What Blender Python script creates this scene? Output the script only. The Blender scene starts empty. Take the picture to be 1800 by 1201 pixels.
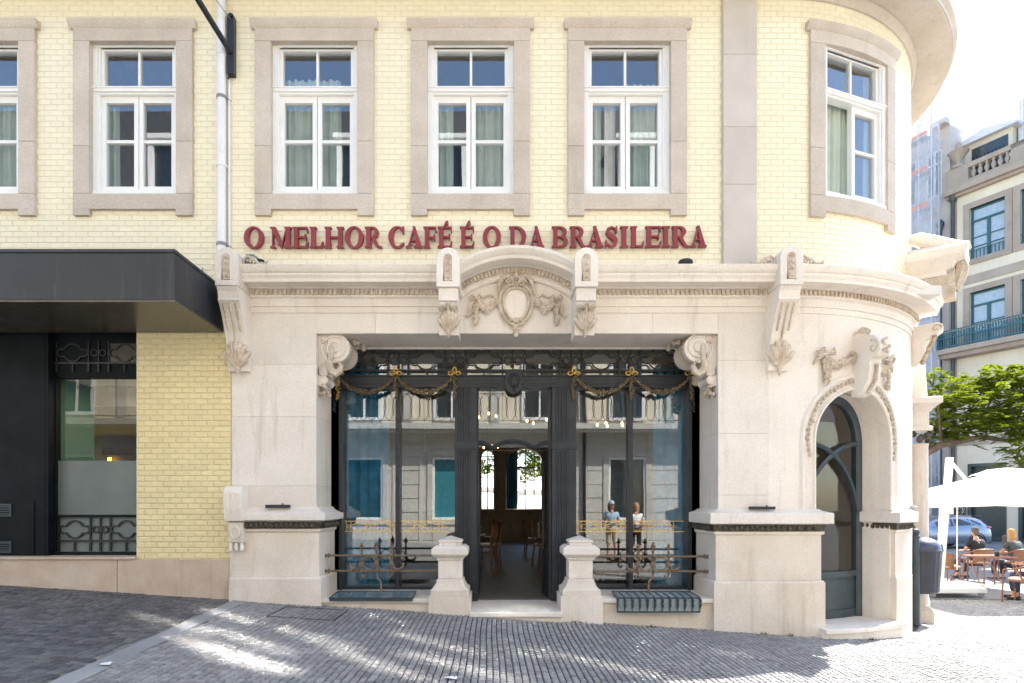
import bpy, bmesh, math, random
from mathutils import Vector, Matrix
R_ = math.radians
sc = bpy.context.scene
col = sc.collection
random.seed(7)

# ------------------------------------------------------------------ camera, sky, sun, exposure
SUN_EL, SUN_AZ = 50.0, (0.80, 0.60)          # direction towards the sun in plan
cam_d = bpy.data.cameras.new('camera')
cam = bpy.data.objects.new('camera', cam_d); col.objects.link(cam)
cam.location = (0, -8, 1.5); cam.rotation_euler = (R_(90), 0, 0)
cam_d.sensor_width = 36; cam_d.lens = 21.6
cam_d.shift_x = 30/1800; cam_d.shift_y = 283.5/1800
cam_d.clip_end = 2000
sc.camera = cam
world = bpy.data.worlds.new('World'); sc.world = world; world.use_nodes = True
wn = world.node_tree; wn.nodes.clear()
sky = wn.nodes.new('ShaderNodeTexSky'); sky.sky_type = 'NISHITA'; sky.sun_disc = False
sky.sun_elevation = R_(SUN_EL); sky.sun_rotation = math.atan2(SUN_AZ[0], SUN_AZ[1])
sky.air_density = 1.0; sky.dust_density = 0.8; sky.ozone_density = 1.0
bg = wn.nodes.new('ShaderNodeBackground'); bg.inputs[1].default_value = 0.15
wo = wn.nodes.new('ShaderNodeOutputWorld')
wn.links.new(sky.outputs[0], bg.inputs[0]); wn.links.new(bg.outputs[0], wo.inputs[0])
sun_d = bpy.data.lights.new('sun', 'SUN'); sun_d.energy = 5.0; sun_d.angle = R_(0.5); sun_d.color = (1, 0.95, 0.87)
sun = bpy.data.objects.new('sun', sun_d); col.objects.link(sun)
sdir = Vector((SUN_AZ[0]*math.cos(R_(SUN_EL)), SUN_AZ[1]*math.cos(R_(SUN_EL)), math.sin(R_(SUN_EL))))
sun.rotation_euler = sdir.to_track_quat('Z', 'Y').to_euler(); sun.location = sdir*60
vs = sc.view_settings
vs.view_transform = 'Standard'; vs.look = 'None'; vs.gamma = 1; vs.use_curve_mapping = False
vs.exposure = 2.0
sc.cycles.transparent_max_bounces = 24
sc.cycles.max_bounces = 10
sc.cycles.diffuse_bounces = 6

# ------------------------------------------------------------------ surveyed frame of reference
# facade plane Y = 0, the street side is -Y; metres
def wx(px, Y=0.0): return (px-870)*(Y+8)/1080
def wz(py, Y=0.0): return 1.5+(884-py)*(Y+8)/1080
XC, YC, RC = 3.73, 3.17, 3.17                # where the facade starts to curve, centre and radius of the corner
def F(s, o, z):                               # facade coordinates: along, outward, up
    if s <= XC: return Vector((s, -o, z))
    a = (s-XC)/RC
    if a <= math.pi/2: return Vector((XC+(RC+o)*math.sin(a), YC-(RC+o)*math.cos(a), z))
    return Vector((XC+RC+o, YC+(s-XC-RC*math.pi/2), z))
def arc(deg): return XC+RC*R_(deg)
def svals(s0, s1, step=0.13):
    out = [s0]
    a, b = max(s0, XC), min(s1, arc(90))
    if b > a:
        n = max(1, int(math.ceil((b-a)/step)))
        for i in range(n+1):
            v = a+(b-a)*i/n
            if out[-1]+1e-5 < v < s1-1e-5: out.append(v)
    out.append(s1)
    return out
def frame_at(s):                              # local frame: x along the facade, y outward, z up
    p = F(s, 0, 0); q = F(s, 1, 0)
    n = (q-p).normalized(); t = Vector((-n.y, n.x, 0))
    return lambda v: p+t*v[0]+n*v[1]+Vector((0, 0, v[2]))
def gz(x, y=0):                               # height of the sloping street
    if x > 8.3: return -0.497
    if x < -30: return 1.908
    return 0.033-0.0625*x-0.0002

# ------------------------------------------------------------------ mesh building
class MB:
    def __init__(s, T=None): s.v = []; s.f = []; s.T = T
    def add(s, vs_, fs):
        n = len(s.v)
        if s.T: s.v += [tuple(s.T(v)) for v in vs_]
        else: s.v += [tuple(v) for v in vs_]
        s.f += [tuple(i+n for i in f) for f in fs]
    def box(s, x0, x1, y0, y1, z0, z1):
        s.add([(x0,y0,z0),(x1,y0,z0),(x1,y1,z0),(x0,y1,z0),(x0,y0,z1),(x1,y0,z1),(x1,y1,z1),(x0,y1,z1)],
              [(3,2,1,0),(4,5,6,7),(0,1,5,4),(1,2,6,5),(2,3,7,6),(3,0,4,7)])
    def fbox(s, s0, s1, o0, o1, z0, z1, step=0.13):
        sv = svals(s0, s1, step); vs_ = []; fs = []
        for v in sv: vs_ += [F(v,o0,z0), F(v,o1,z0), F(v,o1,z1), F(v,o0,z1)]
        for i in range(len(sv)-1):
            a, b = 4*i, 4*i+4
            for k in range(4): fs.append((a+k, b+k, b+(k+1)%4, a+(k+1)%4))
        fs += [(0,3,2,1)[::1], tuple(len(vs_)-4+k for k in range(4))]
        s.add(vs_, fs)
    def loft(s, rings, closed=True, caps=True):
        n = len(rings[0]); vs_ = [p for r in rings for p in r]; fs = []
        for i in range(len(rings)-1):
            for k in range(n if closed else n-1):
                fs.append((i*n+k, i*n+(k+1)%n, (i+1)*n+(k+1)%n, (i+1)*n+k))
        if caps and closed: fs += [tuple(range(n))[::-1], tuple(range(len(vs_)-n, len(vs_)))]
        s.add(vs_, fs)
    def tube(s, pts, r, n=6, closed=False, caps=True, flat=None):
        pts = [Vector(p) for p in pts]; m = len(pts)
        rr = r if isinstance(r, (list, tuple)) else [r]*m
        up = None; rings = []
        for i, p in enumerate(pts):
            if closed: d = pts[(i+1) % m]-pts[i-1]
            else: d = pts[min(i+1, m-1)]-pts[max(i-1, 0)]
            if d.length < 1e-9: d = Vector((0, 0, 1))
            d.normalize()
            if up is None:
                up = Vector((0, 0, 1)) if abs(d.z) < 0.9 else Vector((1, 0, 0))
            up = up-d*up.dot(d)
            if up.length < 1e-6: up = d.orthogonal()
            up.normalize(); e = d.cross(up)
            k2 = flat or 1
            rings.append([p+(up*math.cos(2*math.pi*(k+.5)/n)*k2+e*math.sin(2*math.pi*(k+.5)/n))*rr[i] for k in range(n)])
        if closed: rings.append(rings[0]); s.loft(rings, True, False)
        else: s.loft(rings, True, caps)
    def ball(s, c, r, n=7, m=5):
        c = Vector(c); rx, ry, rz = (r, r, r) if not isinstance(r, (list, tuple)) else r
        vs_ = [c+Vector((0, 0, rz))]; fs = []
        for j in range(1, m):
            t = math.pi*j/m
            for k in range(n):
                p = 2*math.pi*k/n
                vs_.append(c+Vector((rx*math.sin(t)*math.cos(p), ry*math.sin(t)*math.sin(p), rz*math.cos(t))))
        vs_.append(c-Vector((0, 0, rz))); L = len(vs_)-1
        for k in range(n):
            fs.append((0, 1+k, 1+(k+1) % n)); b = 1+(m-2)*n
            fs.append((L, b+(k+1) % n, b+k))
        for j in range(m-2):
            for k in range(n):
                a = 1+j*n; fs.append((a+k, a+n+k, a+n+(k+1) % n, a+(k+1) % n))
        s.add(vs_, fs)
    def lathe(s, prof, c=(0,0,0), n=16, ax='z', rmod=None):
        rings = []
        for (r, h) in prof:
            ring = []
            for k in range(n):
                a = 2*math.pi*k/n; q = r*(rmod(k) if rmod else 1)
                if ax == 'z': ring.append((c[0]+q*math.cos(a), c[1]+q*math.sin(a), c[2]+h))
                elif ax == 'y': ring.append((c[0]+q*math.cos(a), c[1]+h, c[2]+q*math.sin(a)))
                else: ring.append((c[0]+h, c[1]+q*math.cos(a), c[2]+q*math.sin(a)))
            rings.append(ring)
        s.loft(rings)
    def prism(s, poly, fn, d0, d1):           # poly 2D, fn(x,y,d) -> 3D
        n = len(poly)
        s.add([fn(x,y,d0) for x,y in poly]+[fn(x,y,d1) for x,y in poly],
              [tuple(range(n))[::-1], tuple(range(n, 2*n))]+[(i,(i+1)%n,n+(i+1)%n,n+i) for i in range(n)])
    def sweepS(s, prof, s0, s1, step=0.13, caps=True):   # closed or open profile (o,z) along the facade
        s.loft([[F(v,o,z) for o,z in prof] for v in svals(s0,s1,step)], True, caps)
    def sweepP(s, prof, path, closed=False):  # profile (off,z) along a plan path, outward on the right hand
        P = [Vector((p[0],p[1])) for p in path]; m = len(P); rings = []
        for i in range(m):
            d0 = (P[i]-P[i-1]).normalized() if (i > 0 or closed) else None
            d1 = (P[(i+1)%m]-P[i]).normalized() if (i < m-1 or closed) else None
            if d0 is None: d0 = d1
            if d1 is None: d1 = d0
            n0 = Vector((d0.y,-d0.x)); n1 = Vector((d1.y,-d1.x)); b = (n0+n1)
            b = b/max(0.2, b.length_squared)*2
            rings.append([(P[i].x+b.x*o, P[i].y+b.y*o, z) for o,z in prof])
        if closed: rings.append(rings[0])
        s.loft(rings, True, not closed)
    def sweepSZ(s, prof, path, M=None):       # profile (e across, o outward) along a path (s,z) drawn on the facade
        P = [Vector(p) for p in path]; m = len(P); rings = []
        for i in range(m):
            d = (P[min(i+1,m-1)]-P[max(i-1,0)]).normalized(); nn = Vector((-d.y, d.x))
            rings.append([(M or F)(P[i].x+nn.x*e, o, P[i].y+nn.y*e) for e,o in prof])
        s.loft(rings, True, True)

def build(name, mb, mat, parent=None, smooth=30, recalc=True, label=None, kind=None, bevel=0):
    me = bpy.data.meshes.new(name)
    me.from_pydata(mb.v, [], mb.f)
    if recalc:
        b = bmesh.new(); b.from_mesh(me); bmesh.ops.recalc_face_normals(b, faces=b.faces); b.to_mesh(me); b.free()
    if smooth:
        me.polygons.foreach_set('use_smooth', [True]*len(me.polygons))
        me.set_sharp_from_angle(angle=R_(smooth))
    if mat: me.materials.append(mat)
    return put(name, me, parent, label, kind, bevel)
def put(name, me, parent=None, label=None, kind=None, bevel=0, loc=None):
    o = bpy.data.objects.new(name, me); col.objects.link(o)
    if parent is not None:
        o.parent = parent
        base = Vector((0,0,0))
        if parent.type == 'EMPTY': base = -Vector(parent.location)
        o.location = base
    if loc is not None: o.location = o.location+Vector(loc)
    if label: o['label'] = label
    if kind: o['kind'] = kind
    if bevel:
        m = o.modifiers.new('edge', 'BEVEL'); m.width = bevel; m.segments = 2; m.limit_method = 'ANGLE'; m.angle_limit = R_(40)
    return o
def thing(name, label, cat, loc=(0,0,0), group=None):
    o = bpy.data.objects.new(name, None); col.objects.link(o); o.location = loc
    o.empty_display_size = .1
    o['label'] = label; o['category'] = cat
    if group: o['group'] = group
    return o
def tag(o, label, cat, group=None):
    o['label'] = label; o['category'] = cat
    if group: o['group'] = group
    return o
def copy_tree(o, parent=None):
    c = o.copy(); col.objects.link(c)
    if parent is not None: c.parent = parent
    for ch in list(o.children): copy_tree(ch, c)
    return c

# ------------------------------------------------------------------ materials
def mat(name):
    m = bpy.data.materials.new(name); m.use_nodes = True
    nt = m.node_tree; nt.nodes.clear()
    o = nt.nodes.new('ShaderNodeOutputMaterial'); p = nt.nodes.new('ShaderNodeBsdfPrincipled')
    nt.links.new(p.outputs[0], o.inputs[0])
    return m, nt, p
def N(nt, typ, **kw):
    n = nt.nodes.new(typ)
    for k, v in kw.items():
        if k.startswith('i_'): n.inputs[k[2:].replace('_',' ')].default_value = v
        else: setattr(n, k, v)
    return n
def noise(nt, scale, detail=4, rough=.55, vec=None, stretch=None):
    n = N(nt, 'ShaderNodeTexNoise'); n.inputs['Scale'].default_value = scale
    n.inputs['Detail'].default_value = detail; n.inputs['Roughness'].default_value = rough
    tc = N(nt, 'ShaderNodeTexCoord'); src = tc.outputs['Object']
    if stretch:
        mp = N(nt, 'ShaderNodeMapping'); mp.inputs['Scale'].default_value = stretch
        nt.links.new(src, mp.inputs[0]); src = mp.outputs[0]
    nt.links.new(src, n.inputs['Vector'])
    return n.outputs['Fac']
def ramp(nt, fac, stops):
    r = N(nt, 'ShaderNodeValToRGB'); e = r.color_ramp.elements
    while len(e) < len(stops): e.new(.5)
    for i, (p, c) in enumerate(stops):
        e[i].position = p; e[i].color = (c[0],c[1],c[2],1) if isinstance(c,(tuple,list)) else (c,c,c,1)
    nt.links.new(fac, r.inputs[0]); return r.outputs[0]
def mixc(nt, fac, a, b, mode='MIX'):
    m = N(nt, 'ShaderNodeMix', data_type='RGBA', blend_type=mode)
    for sock, v in ((m.inputs[0], fac), (m.inputs[6], a), (m.inputs[7], b)):
        if isinstance(v, (int,float)): sock.default_value = v
        elif isinstance(v, tuple): sock.default_value = (v[0],v[1],v[2],1)
        else: nt.links.new(v, sock)
    return m.outputs[2]
def bump(nt, p, h, strength=.2, dist=.01):
    b = N(nt, 'ShaderNodeBump'); b.inputs['Strength'].default_value = strength; b.inputs['Distance'].default_value = dist
    nt.links.new(h, b.inputs['Height']); nt.links.new(b.outputs[0], p.inputs['Normal'])
def piece_random(nt):                          # a steady random number per piece, joined or single
    g = N(nt, 'ShaderNodeNewGeometry'); o = N(nt, 'ShaderNodeObjectInfo')
    a = N(nt, 'ShaderNodeMath', operation='ADD'); nt.links.new(g.outputs['Random Per Island'], a.inputs[0]); nt.links.new(o.outputs['Random'], a.inputs[1])
    f = N(nt, 'ShaderNodeMath', operation='FRACT'); nt.links.new(a.outputs[0], f.inputs[0]); return f.outputs[0]
def plain(name, c, rough=.5, metal=0, var=.12, scale=6, bmp=0, spec=None, coat=0):
    m, nt, p = mat(name)
    f = noise(nt, scale, 5)
    d = tuple(x*(1-var) for x in c); l = tuple(min(1,x*(1+var)) for x in c)
    nt.links.new(ramp(nt, f, [(.3,d),(.7,l)]), p.inputs['Base Color'])
    p.inputs['Roughness'].default_value = rough; p.inputs['Metallic'].default_value = metal
    if spec is not None: p.inputs['Specular IOR Level'].default_value = spec
    if coat: p.inputs['Coat Weight'].default_value = coat; p.inputs['Coat Roughness'].default_value = .1
    if bmp: bump(nt, p, noise(nt, scale*9, 4), bmp, .004)
    return m
def stone(name, a, b, dirt, big=1.2, fine=60, streak=.35, grain=.12, rough=.75, bmp=.15, vein=0):
    m, nt, p = mat(name)
    c = ramp(nt, noise(nt, big, 6, .6), [(.32,a),(.68,b)])
    g = ramp(nt, noise(nt, fine, 3, .7), [(.3,1-grain),(.7,1+grain)])
    c = mixc(nt, 1, c, g, 'MULTIPLY')
    if streak:
        st = ramp(nt, noise(nt, 2.2, 6, .65, stretch=(2.5,2.5,.28)), [(.56,0),(.78,1)])
        fm = N(nt, 'ShaderNodeMath', operation='MULTIPLY'); fm.inputs[1].default_value = streak
        nt.links.new(st, fm.inputs[0]); c = mixc(nt, fm.outputs[0], c, dirt)
        pt = ramp(nt, noise(nt, 7, 8, .75), [(.62,0),(.75,1)])
        fm2 = N(nt, 'ShaderNodeMath', operation='MULTIPLY'); fm2.inputs[1].default_value = streak*.55
        nt.links.new(pt, fm2.inputs[0]); c = mixc(nt, fm2.outputs[0], c, dirt)
        fl = ramp(nt, noise(nt, 42, 3, .6, stretch=(1,1,1.8)), [(.64,0),(.72,1)])
        fm3 = N(nt, 'ShaderNodeMath', operation='MULTIPLY'); fm3.inputs[1].default_value = min(.4, streak*.4)
        nt.links.new(fl, fm3.inputs[0]); c = mixc(nt, fm3.outputs[0], c, dirt)
    pr = N(nt, 'ShaderNodeObjectInfo')
    c = mixc(nt, 1, c, ramp(nt, pr.outputs['Random'], [(0,.94),(1,1.05)]), 'MULTIPLY')
    nt.links.new(c, p.inputs['Base Color']); p.inputs['Roughness'].default_value = rough
    if bmp: bump(nt, p, noise(nt, fine*.6, 6, .7), bmp, .006)
    return m
M = {}
M['lime'] = stone('limestone', (.69,.615,.535), (.785,.72,.64), (.34,.26,.19), streak=.5)
M['lime_base'] = stone('limestone_base', (.62,.52,.42), (.745,.665,.58), (.30,.22,.14), streak=.45, bmp=.3)
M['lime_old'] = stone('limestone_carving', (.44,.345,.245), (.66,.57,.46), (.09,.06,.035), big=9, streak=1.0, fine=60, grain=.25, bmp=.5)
M['plinth_pink'] = stone('pink_plinth', (.52,.38,.28), (.62,.50,.40), (.28,.18,.11), big=3, streak=.6, bmp=.25)
M['granite'] = stone('granite', (.50,.425,.345), (.59,.51,.43), (.24,.18,.13), big=2.2, fine=150, grain=.38, streak=.22, bmp=.25)
M['granite_grey'] = stone('granite_grey', (.52,.46,.40), (.60,.54,.48), (.30,.23,.18), big=2, fine=150, grain=.34, streak=.2, bmp=.25)
M['eave'] = stone('eave_concrete', (.52,.44,.36), (.62,.55,.48), (.33,.25,.17), big=1.6, streak=.5, bmp=.3)
def tile_mat(name, c, spread=.05):
    m, nt, p = mat(name)
    r = piece_random(nt)
    a = tuple(x*(1-spread) for x in c); b = tuple(min(1,x*(1+spread)) for x in c)
    cc = ramp(nt, r, [(0,a),(1,b)])
    cc = mixc(nt, .10, cc, ramp(nt, noise(nt, 1.6, 6, .7), [(.35,tuple(x*.86 for x in c)),(.7,c)]))
    cr = ramp(nt, noise(nt, 30, 8, .8, stretch=(1,1,2.5)), [(.66,0),(.72,.25)])
    cc = mixc(nt, cr, cc, (.42,.30,.16))
    nt.links.new(cc, p.inputs['Base Color']); p.inputs['Roughness'].default_value = .22
    bump(nt, p, noise(nt, 14, 3), .05, .01)
    return m
M['tile'] = tile_mat('yellow_glazed_tile', (.825,.75,.55), .02)
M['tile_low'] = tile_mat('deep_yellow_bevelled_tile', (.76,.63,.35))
M['grout'] = plain('grout', (.71,.635,.45), .9, var=.04)
M['white'] = plain('white_paint', (.80,.79,.76), .35, var=.03, scale=3)
M['iron'] = plain('dark_joinery', (.028,.031,.036), .42, var=.25, scale=5, bmp=.05, spec=.35)
M['green_iron'] = plain('green_black_joinery', (.035,.050,.058), .35, var=.25)
M['black'] = plain('black_metal', (.012,.013,.015), .4)
M['shop_black'] = plain('shop_black', (.005,.007,.009), .5, var=.5, scale=3, spec=.15)
M['canopy'] = stone('canopy_sheet', (.007,.010,.016), (.013,.018,.027), (.055,.058,.06), big=1.5, streak=.9, fine=30, rough=.4, bmp=.05)
M['soffit'] = plain('canopy_soffit', (.07,.06,.045), .25, var=.3)
M['bronze'] = plain('old_bronze', (.20,.15,.10), .5, .6, var=.3, scale=20, bmp=.3)
M['frieze'] = plain('dark_leaf_frieze', (.075,.065,.045), .6, .2, var=.6, scale=30, bmp=.5)
M['gold'] = plain('gilt', (.55,.36,.10), .38, .85, var=.3, scale=40, bmp=.3)
M['gilt_old'] = plain('tarnished_gilt', (.19,.145,.08), .5, .55, var=.5, scale=45, bmp=.4)
M['gold_line'] = plain('gold_leaf_line', (.85,.55,.12), .4, .2)
M['red'] = plain('oxblood_letter', (.22,.018,.028), .42, var=.12, scale=3)
M['pipe'] = plain('pipe_enamel', (.74,.74,.74), .35, var=.05)
M['grey'] = plain('grey_plastic', (.22,.23,.25), .5)
M['curtain'] = plain('sage_curtain', (.50,.56,.48), .85, var=.1, scale=4)
M['curtain_w'] = plain('pale_curtain', (.78,.76,.70), .85, var=.06)
M['teal_cloth'] = plain('blue_drape', (.03,.22,.34), .8, var=.3)
M['wood'] = plain('brown_wood', (.20,.085,.035), .45, var=.35, scale=8)
M['int_wall'] = plain('cream_interior', (.36,.29,.20), .8, var=.15)
M['int_green'] = plain('pale_green_panel', (.22,.30,.22), .8)
M['ceil'] = plain('ceiling_plaster', (.70,.68,.62), .9, var=.03)
M['dark_room'] = plain('dim_room_paint', (.30,.28,.25), .9)
M['wine'] = plain('green_wall_paint', (.045,.11,.065), .7)
M['int_floor'] = plain('mosaic_floor', (.11,.105,.09), .5, var=.25, scale=12)
def glass_mat(name, ior=.05, tint=(1,1,1), wav=0, rough=0):
    m, nt, p = mat(name); nt.nodes.remove(p); o = [n for n in nt.nodes if n.type == 'OUTPUT_MATERIAL'][0]
    t = N(nt, 'ShaderNodeBsdfTransparent'); t.inputs[0].default_value = (*tint, 1)
    g = N(nt, 'ShaderNodeBsdfGlossy'); g.inputs['Roughness'].default_value = rough
    lw = N(nt, 'ShaderNodeLayerWeight'); pw = N(nt, 'ShaderNodeMath', operation='POWER'); pw.inputs[1].default_value = 5
    nt.links.new(lw.outputs['Facing'], pw.inputs[0])
    f = N(nt, 'ShaderNodeMath', operation='MULTIPLY_ADD'); f.inputs[1].default_value = 1-ior; f.inputs[2].default_value = ior   # Schlick, the same from both sides
    nt.links.new(pw.outputs[0], f.inputs[0])
    mx = N(nt, 'ShaderNodeMixShader'); nt.links.new(f.outputs[0], mx.inputs[0]); nt.links.new(t.outputs[0], mx.inputs[1]); nt.links.new(g.outputs[0], mx.inputs[2])
    if wav:
        b = N(nt, 'ShaderNodeBump'); b.inputs['Strength'].default_value = wav; b.inputs['Distance'].default_value = .02
        nt.links.new(noise(nt, 1.0, 1), b.inputs['Height']); nt.links.new(b.outputs[0], g.inputs['Normal'])
    nt.links.new(mx.outputs[0], o.inputs[0]); return m
M['archglass'] = glass_mat('arch_glass', .045, (.94,.95,.93), .08)
M['glass'] = glass_mat('window_glass', .135, (.95,.97,.98), .05)
M['shopglass'] = glass_mat('shop_glass', .15, (.84,.90,.92), .045)
m, nt, p = mat('frosted_glass'); p.inputs['Base Color'].default_value = (.30,.34,.32,1); p.inputs['Roughness'].default_value = .35
nt.links.new(ramp(nt, noise(nt, 2, 2), [(.3,(.11,.135,.13)),(.7,(.16,.185,.175))]), p.inputs['Base Color']); M['frost'] = m
def emit(name, c, s):
    m, nt, p = mat(name); p.inputs['Emission Color'].default_value = (*c,1); p.inputs['Emission Strength'].default_value = s
    p.inputs['Base Color'].default_value = (*c,1); return m
M['bulb'] = emit('lit_filament', (1,.50,.14), 7)
M['downlight'] = emit('downlight_lens', (1,.9,.72), 5)
M['led'] = emit('yellow_led', (1,.8,.05), 2.0)
# setts
def sett_mat(name, a, b, joint=None, lighter=.0):
    m, nt, p = mat(name)
    r = piece_random(nt)
    c = ramp(nt, r, [(0,a),(.5,tuple((x+y)/2 for x,y in zip(a,b))),(1,b)])
    c = mixc(nt, 1, c, ramp(nt, noise(nt, .7, 5, .6), [(.28,.68),(.7,1.18)]), 'MULTIPLY')
    c = mixc(nt, 1, c, ramp(nt, noise(nt, 120, 3, .7), [(.3,.8),(.7,1.2)]), 'MULTIPLY')
    nt.links.new(c, p.inputs['Base Color']); p.inputs['Roughness'].default_value = .62
    bump(nt, p, noise(nt, 70, 4, .7), .35, .006)
    return m
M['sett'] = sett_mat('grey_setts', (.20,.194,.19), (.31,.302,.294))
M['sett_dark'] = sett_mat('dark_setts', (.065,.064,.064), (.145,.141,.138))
M['joint'] = plain('earth_joint', (.045,.038,.032), .95, var=.3, scale=25)
M['joint_pale'] = plain('sandy_joint', (.20,.19,.175), .95, var=.3, scale=25)
def far_sett():
    m, nt, p = mat('far_setts')
    tc = N(nt, 'ShaderNodeTexCoord'); br = N(nt, 'ShaderNodeTexBrick')
    br.inputs['Scale'].default_value = 1; br.inputs['Brick Width'].default_value = .085; br.inputs['Row Height'].default_value = .075
    br.inputs['Mortar Size'].default_value = .006
    br.inputs['Color1'].default_value = (.20,.195,.19,1); br.inputs['Color2'].default_value = (.25,.245,.24,1); br.inputs['Mortar'].default_value = (.08,.07,.065,1)
    nt.links.new(tc.outputs['Object'], br.inputs['Vector'])
    c = mixc(nt, 1, br.outputs[0], ramp(nt, noise(nt, .5, 5), [(.3,.85),(.7,1.12)]), 'MULTIPLY')
    nt.links.new(c, p.inputs['Base Color']); p.inputs['Roughness'].default_value = .7
    return m
M['far_sett'] = far_sett()
M['kerb'] = stone('kerb_granite', (.23,.23,.23), (.30,.30,.295), (.14,.13,.11), fine=150, grain=.3, streak=.2)

# ================================================================== GROUND
def make_street():
    xs = [-150,-30,-12,-8.4,-3.2,5.2,8.48,11.6,150]; ys = [-90,-4.5,0.8,4.8,13.85,220]
    v = []; f = []; mi = []
    for y in ys:
        for x in xs: v.append((x,y,gz(x)-.016 if -8.5 < x < 11.7 else gz(x)-.006))
    nx = len(xs)
    for j in range(len(ys)-1):
        for i in range(nx-1):
            xm, ym = (xs[i]+xs[i+1])/2, (ys[j]+ys[j+1])/2
            if -12 < xm < 5.2 and .8 < ym < 13.85: continue
            f.append((j*nx+i, j*nx+i+1, (j+1)*nx+i+1, (j+1)*nx+i))
            near = -4.5 < ym < 4.8 and -8.4 < xm < 11.6
            mi.append(0 if not near else (2 if xm < -3.2 else 1))
    me = bpy.data.meshes.new('street'); me.from_pydata(v, [], f)
    for k in ('far_sett','joint','joint_pale'): me.materials.append(M[k])
    me.polygons.foreach_set('material_index', mi)
    return put('street', me, None, None, 'structure')
street = make_street()
def kerbx(y): return -3.29+.062*(-y)
def wall_y(x):
    if x < XC: return .02
    d = x-XC
    if d < 3.25: return YC-math.sqrt(3.25**2-d*d)
    return 4.8
def in_view(x, y, z, m=120):
    d = y+8
    if d < 3: return False
    px, py = 870+1080*x/d, 884+1080*(1.5-z)/d
    return -m < px < 1800+m*2.2 and py < 1201+m
def sett_piece(x0,x1,y0,y1,rng):
    zt = gz((x0+x1)/2)+rng.uniform(-.003,.003); b = .0075
    sl = rng.uniform(-.04,.04); sy = rng.uniform(-.04,.04); xm, ym = (x0+x1)/2, (y0+y1)/2
    zf = lambda x,y: zt-.0625*(x-xm)*(x < 8.48)+sl*(x-xm)+sy*(y-ym)
    j = lambda: rng.uniform(-.0035,.0035)
    T = [(x0+b+j(),y0+b+j()),(x1-b+j(),y0+b+j()),(x1-b+j(),y1-b+j()),(x0+b+j(),y1-b+j())]
    B = [(x0,y0),(x1,y0),(x1,y1),(x0,y1)]
    v = [(x,y,zf(x,y)) for x,y in T]+[(x,y,zf(x,y)-.012) for x,y in B]
    return v, [(0,1,2,3),(4,5,1,0),(5,6,2,1),(6,7,3,2),(7,4,0,3)]
def make_setts():
    rng = random.Random(3); pieces = []
    x = -3.4
    while x < 11.5:
        w = rng.uniform(.056,.068); y = -4.4+rng.uniform(0,.08)
        while y < 4.6:
            l = rng.uniform(.058,.092); g = .004
            wob = .012*math.sin(y*1.7+x*.6)
            xm = x+w/2
            if xm > kerbx(y)+.088 and y+l < wall_y(xm) and in_view(xm,y,gz(xm)):
                pieces.append((0,)+(x+g+wob,x+w-g+wob,y+g,y+l-g))
            y += l
        x += w
    x = -8.3
    y = -4.4
    while y < .1:
        l = rng.uniform(.08,.115); x = -8.3+rng.uniform(0,.1)
        while x < -2.9:
            w = rng.uniform(.08,.135); wob = .02*math.sin(x*1.3)
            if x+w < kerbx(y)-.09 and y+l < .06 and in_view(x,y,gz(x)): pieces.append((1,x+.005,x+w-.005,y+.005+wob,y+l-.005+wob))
            x += w
        y += l
    def size(p):
        xm, ym = (p[1]+p[2])/2, (p[3]+p[4])/2; d = ym+8
        px, py = 870+1080*xm/d, 884+1080*(1.5-gz(xm))/d
        if not (0 < px < 1800 and 0 < py < 1197): return 0
        return (p[2]-p[1])*(p[4]-p[3])/d**3
    # the ones that show largest: share them out between the two pavings
    order = sorted(range(len(pieces)), key=lambda i: -size(pieces[i]))
    pick = set([i for i in order if size(pieces[i]) > 0][:300])
    mbs = [MB(), MB()]
    for i, p in enumerate(pieces):
        v, f = sett_piece(*p[1:], rng)
        if i in pick:
            c = Vector(((p[1]+p[2])/2,(p[3]+p[4])/2,v[0][2]))
            me = bpy.data.meshes.new('sett'); me.from_pydata([tuple(Vector(q)-c) for q in v], [], f)
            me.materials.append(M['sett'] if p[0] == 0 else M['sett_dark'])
            put('sett', me, street, None, None, 0, c)
        else: mbs[p[0]].add(v, f)
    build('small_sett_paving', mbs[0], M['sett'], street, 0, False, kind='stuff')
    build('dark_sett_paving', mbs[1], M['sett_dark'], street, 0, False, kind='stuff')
    print('setts', len(pieces))
make_setts()
kerb = bpy.data.objects.new('kerb', None); col.objects.link(kerb); kerb['kind'] = 'structure'
yy = -4.4
for L in (1.25,1.0,1.3,.85):
    mb = MB(); a, b = yy+.004, yy+L-.004
    mb.add([(kerbx(a)-.085,a,gz(kerbx(a))-.1),(kerbx(a)+.085,a,gz(kerbx(a))-.1),(kerbx(b)+.085,b,gz(kerbx(b))-.1),(kerbx(b)-.085,b,gz(kerbx(b))-.1),
            (kerbx(a)-.085,a,gz(kerbx(a))+.012),(kerbx(a)+.085,a,gz(kerbx(a))-.002),(kerbx(b)+.085,b,gz(kerbx(b))-.002),(kerbx(b)-.085,b,gz(kerbx(b))+.012)],
           [(3,2,1,0),(4,5,6,7),(0,1,5,4),(1,2,6,5),(2,3,7,6),(3,0,4,7)])
    build('kerbstone', mb, M['kerb'], kerb, bevel=.006); yy += L

# ================================================================== CAFE BUILDING
B = thing('corner_building', 'round-cornered building with pale yellow tile upper floor over carved limestone cafe front', 'building')
WIN = [-6.73, -4.69, -2.34, -.316, 1.717]; WCUR = arc(20.5)
SEND = XC+RC*math.pi/2+11
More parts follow.
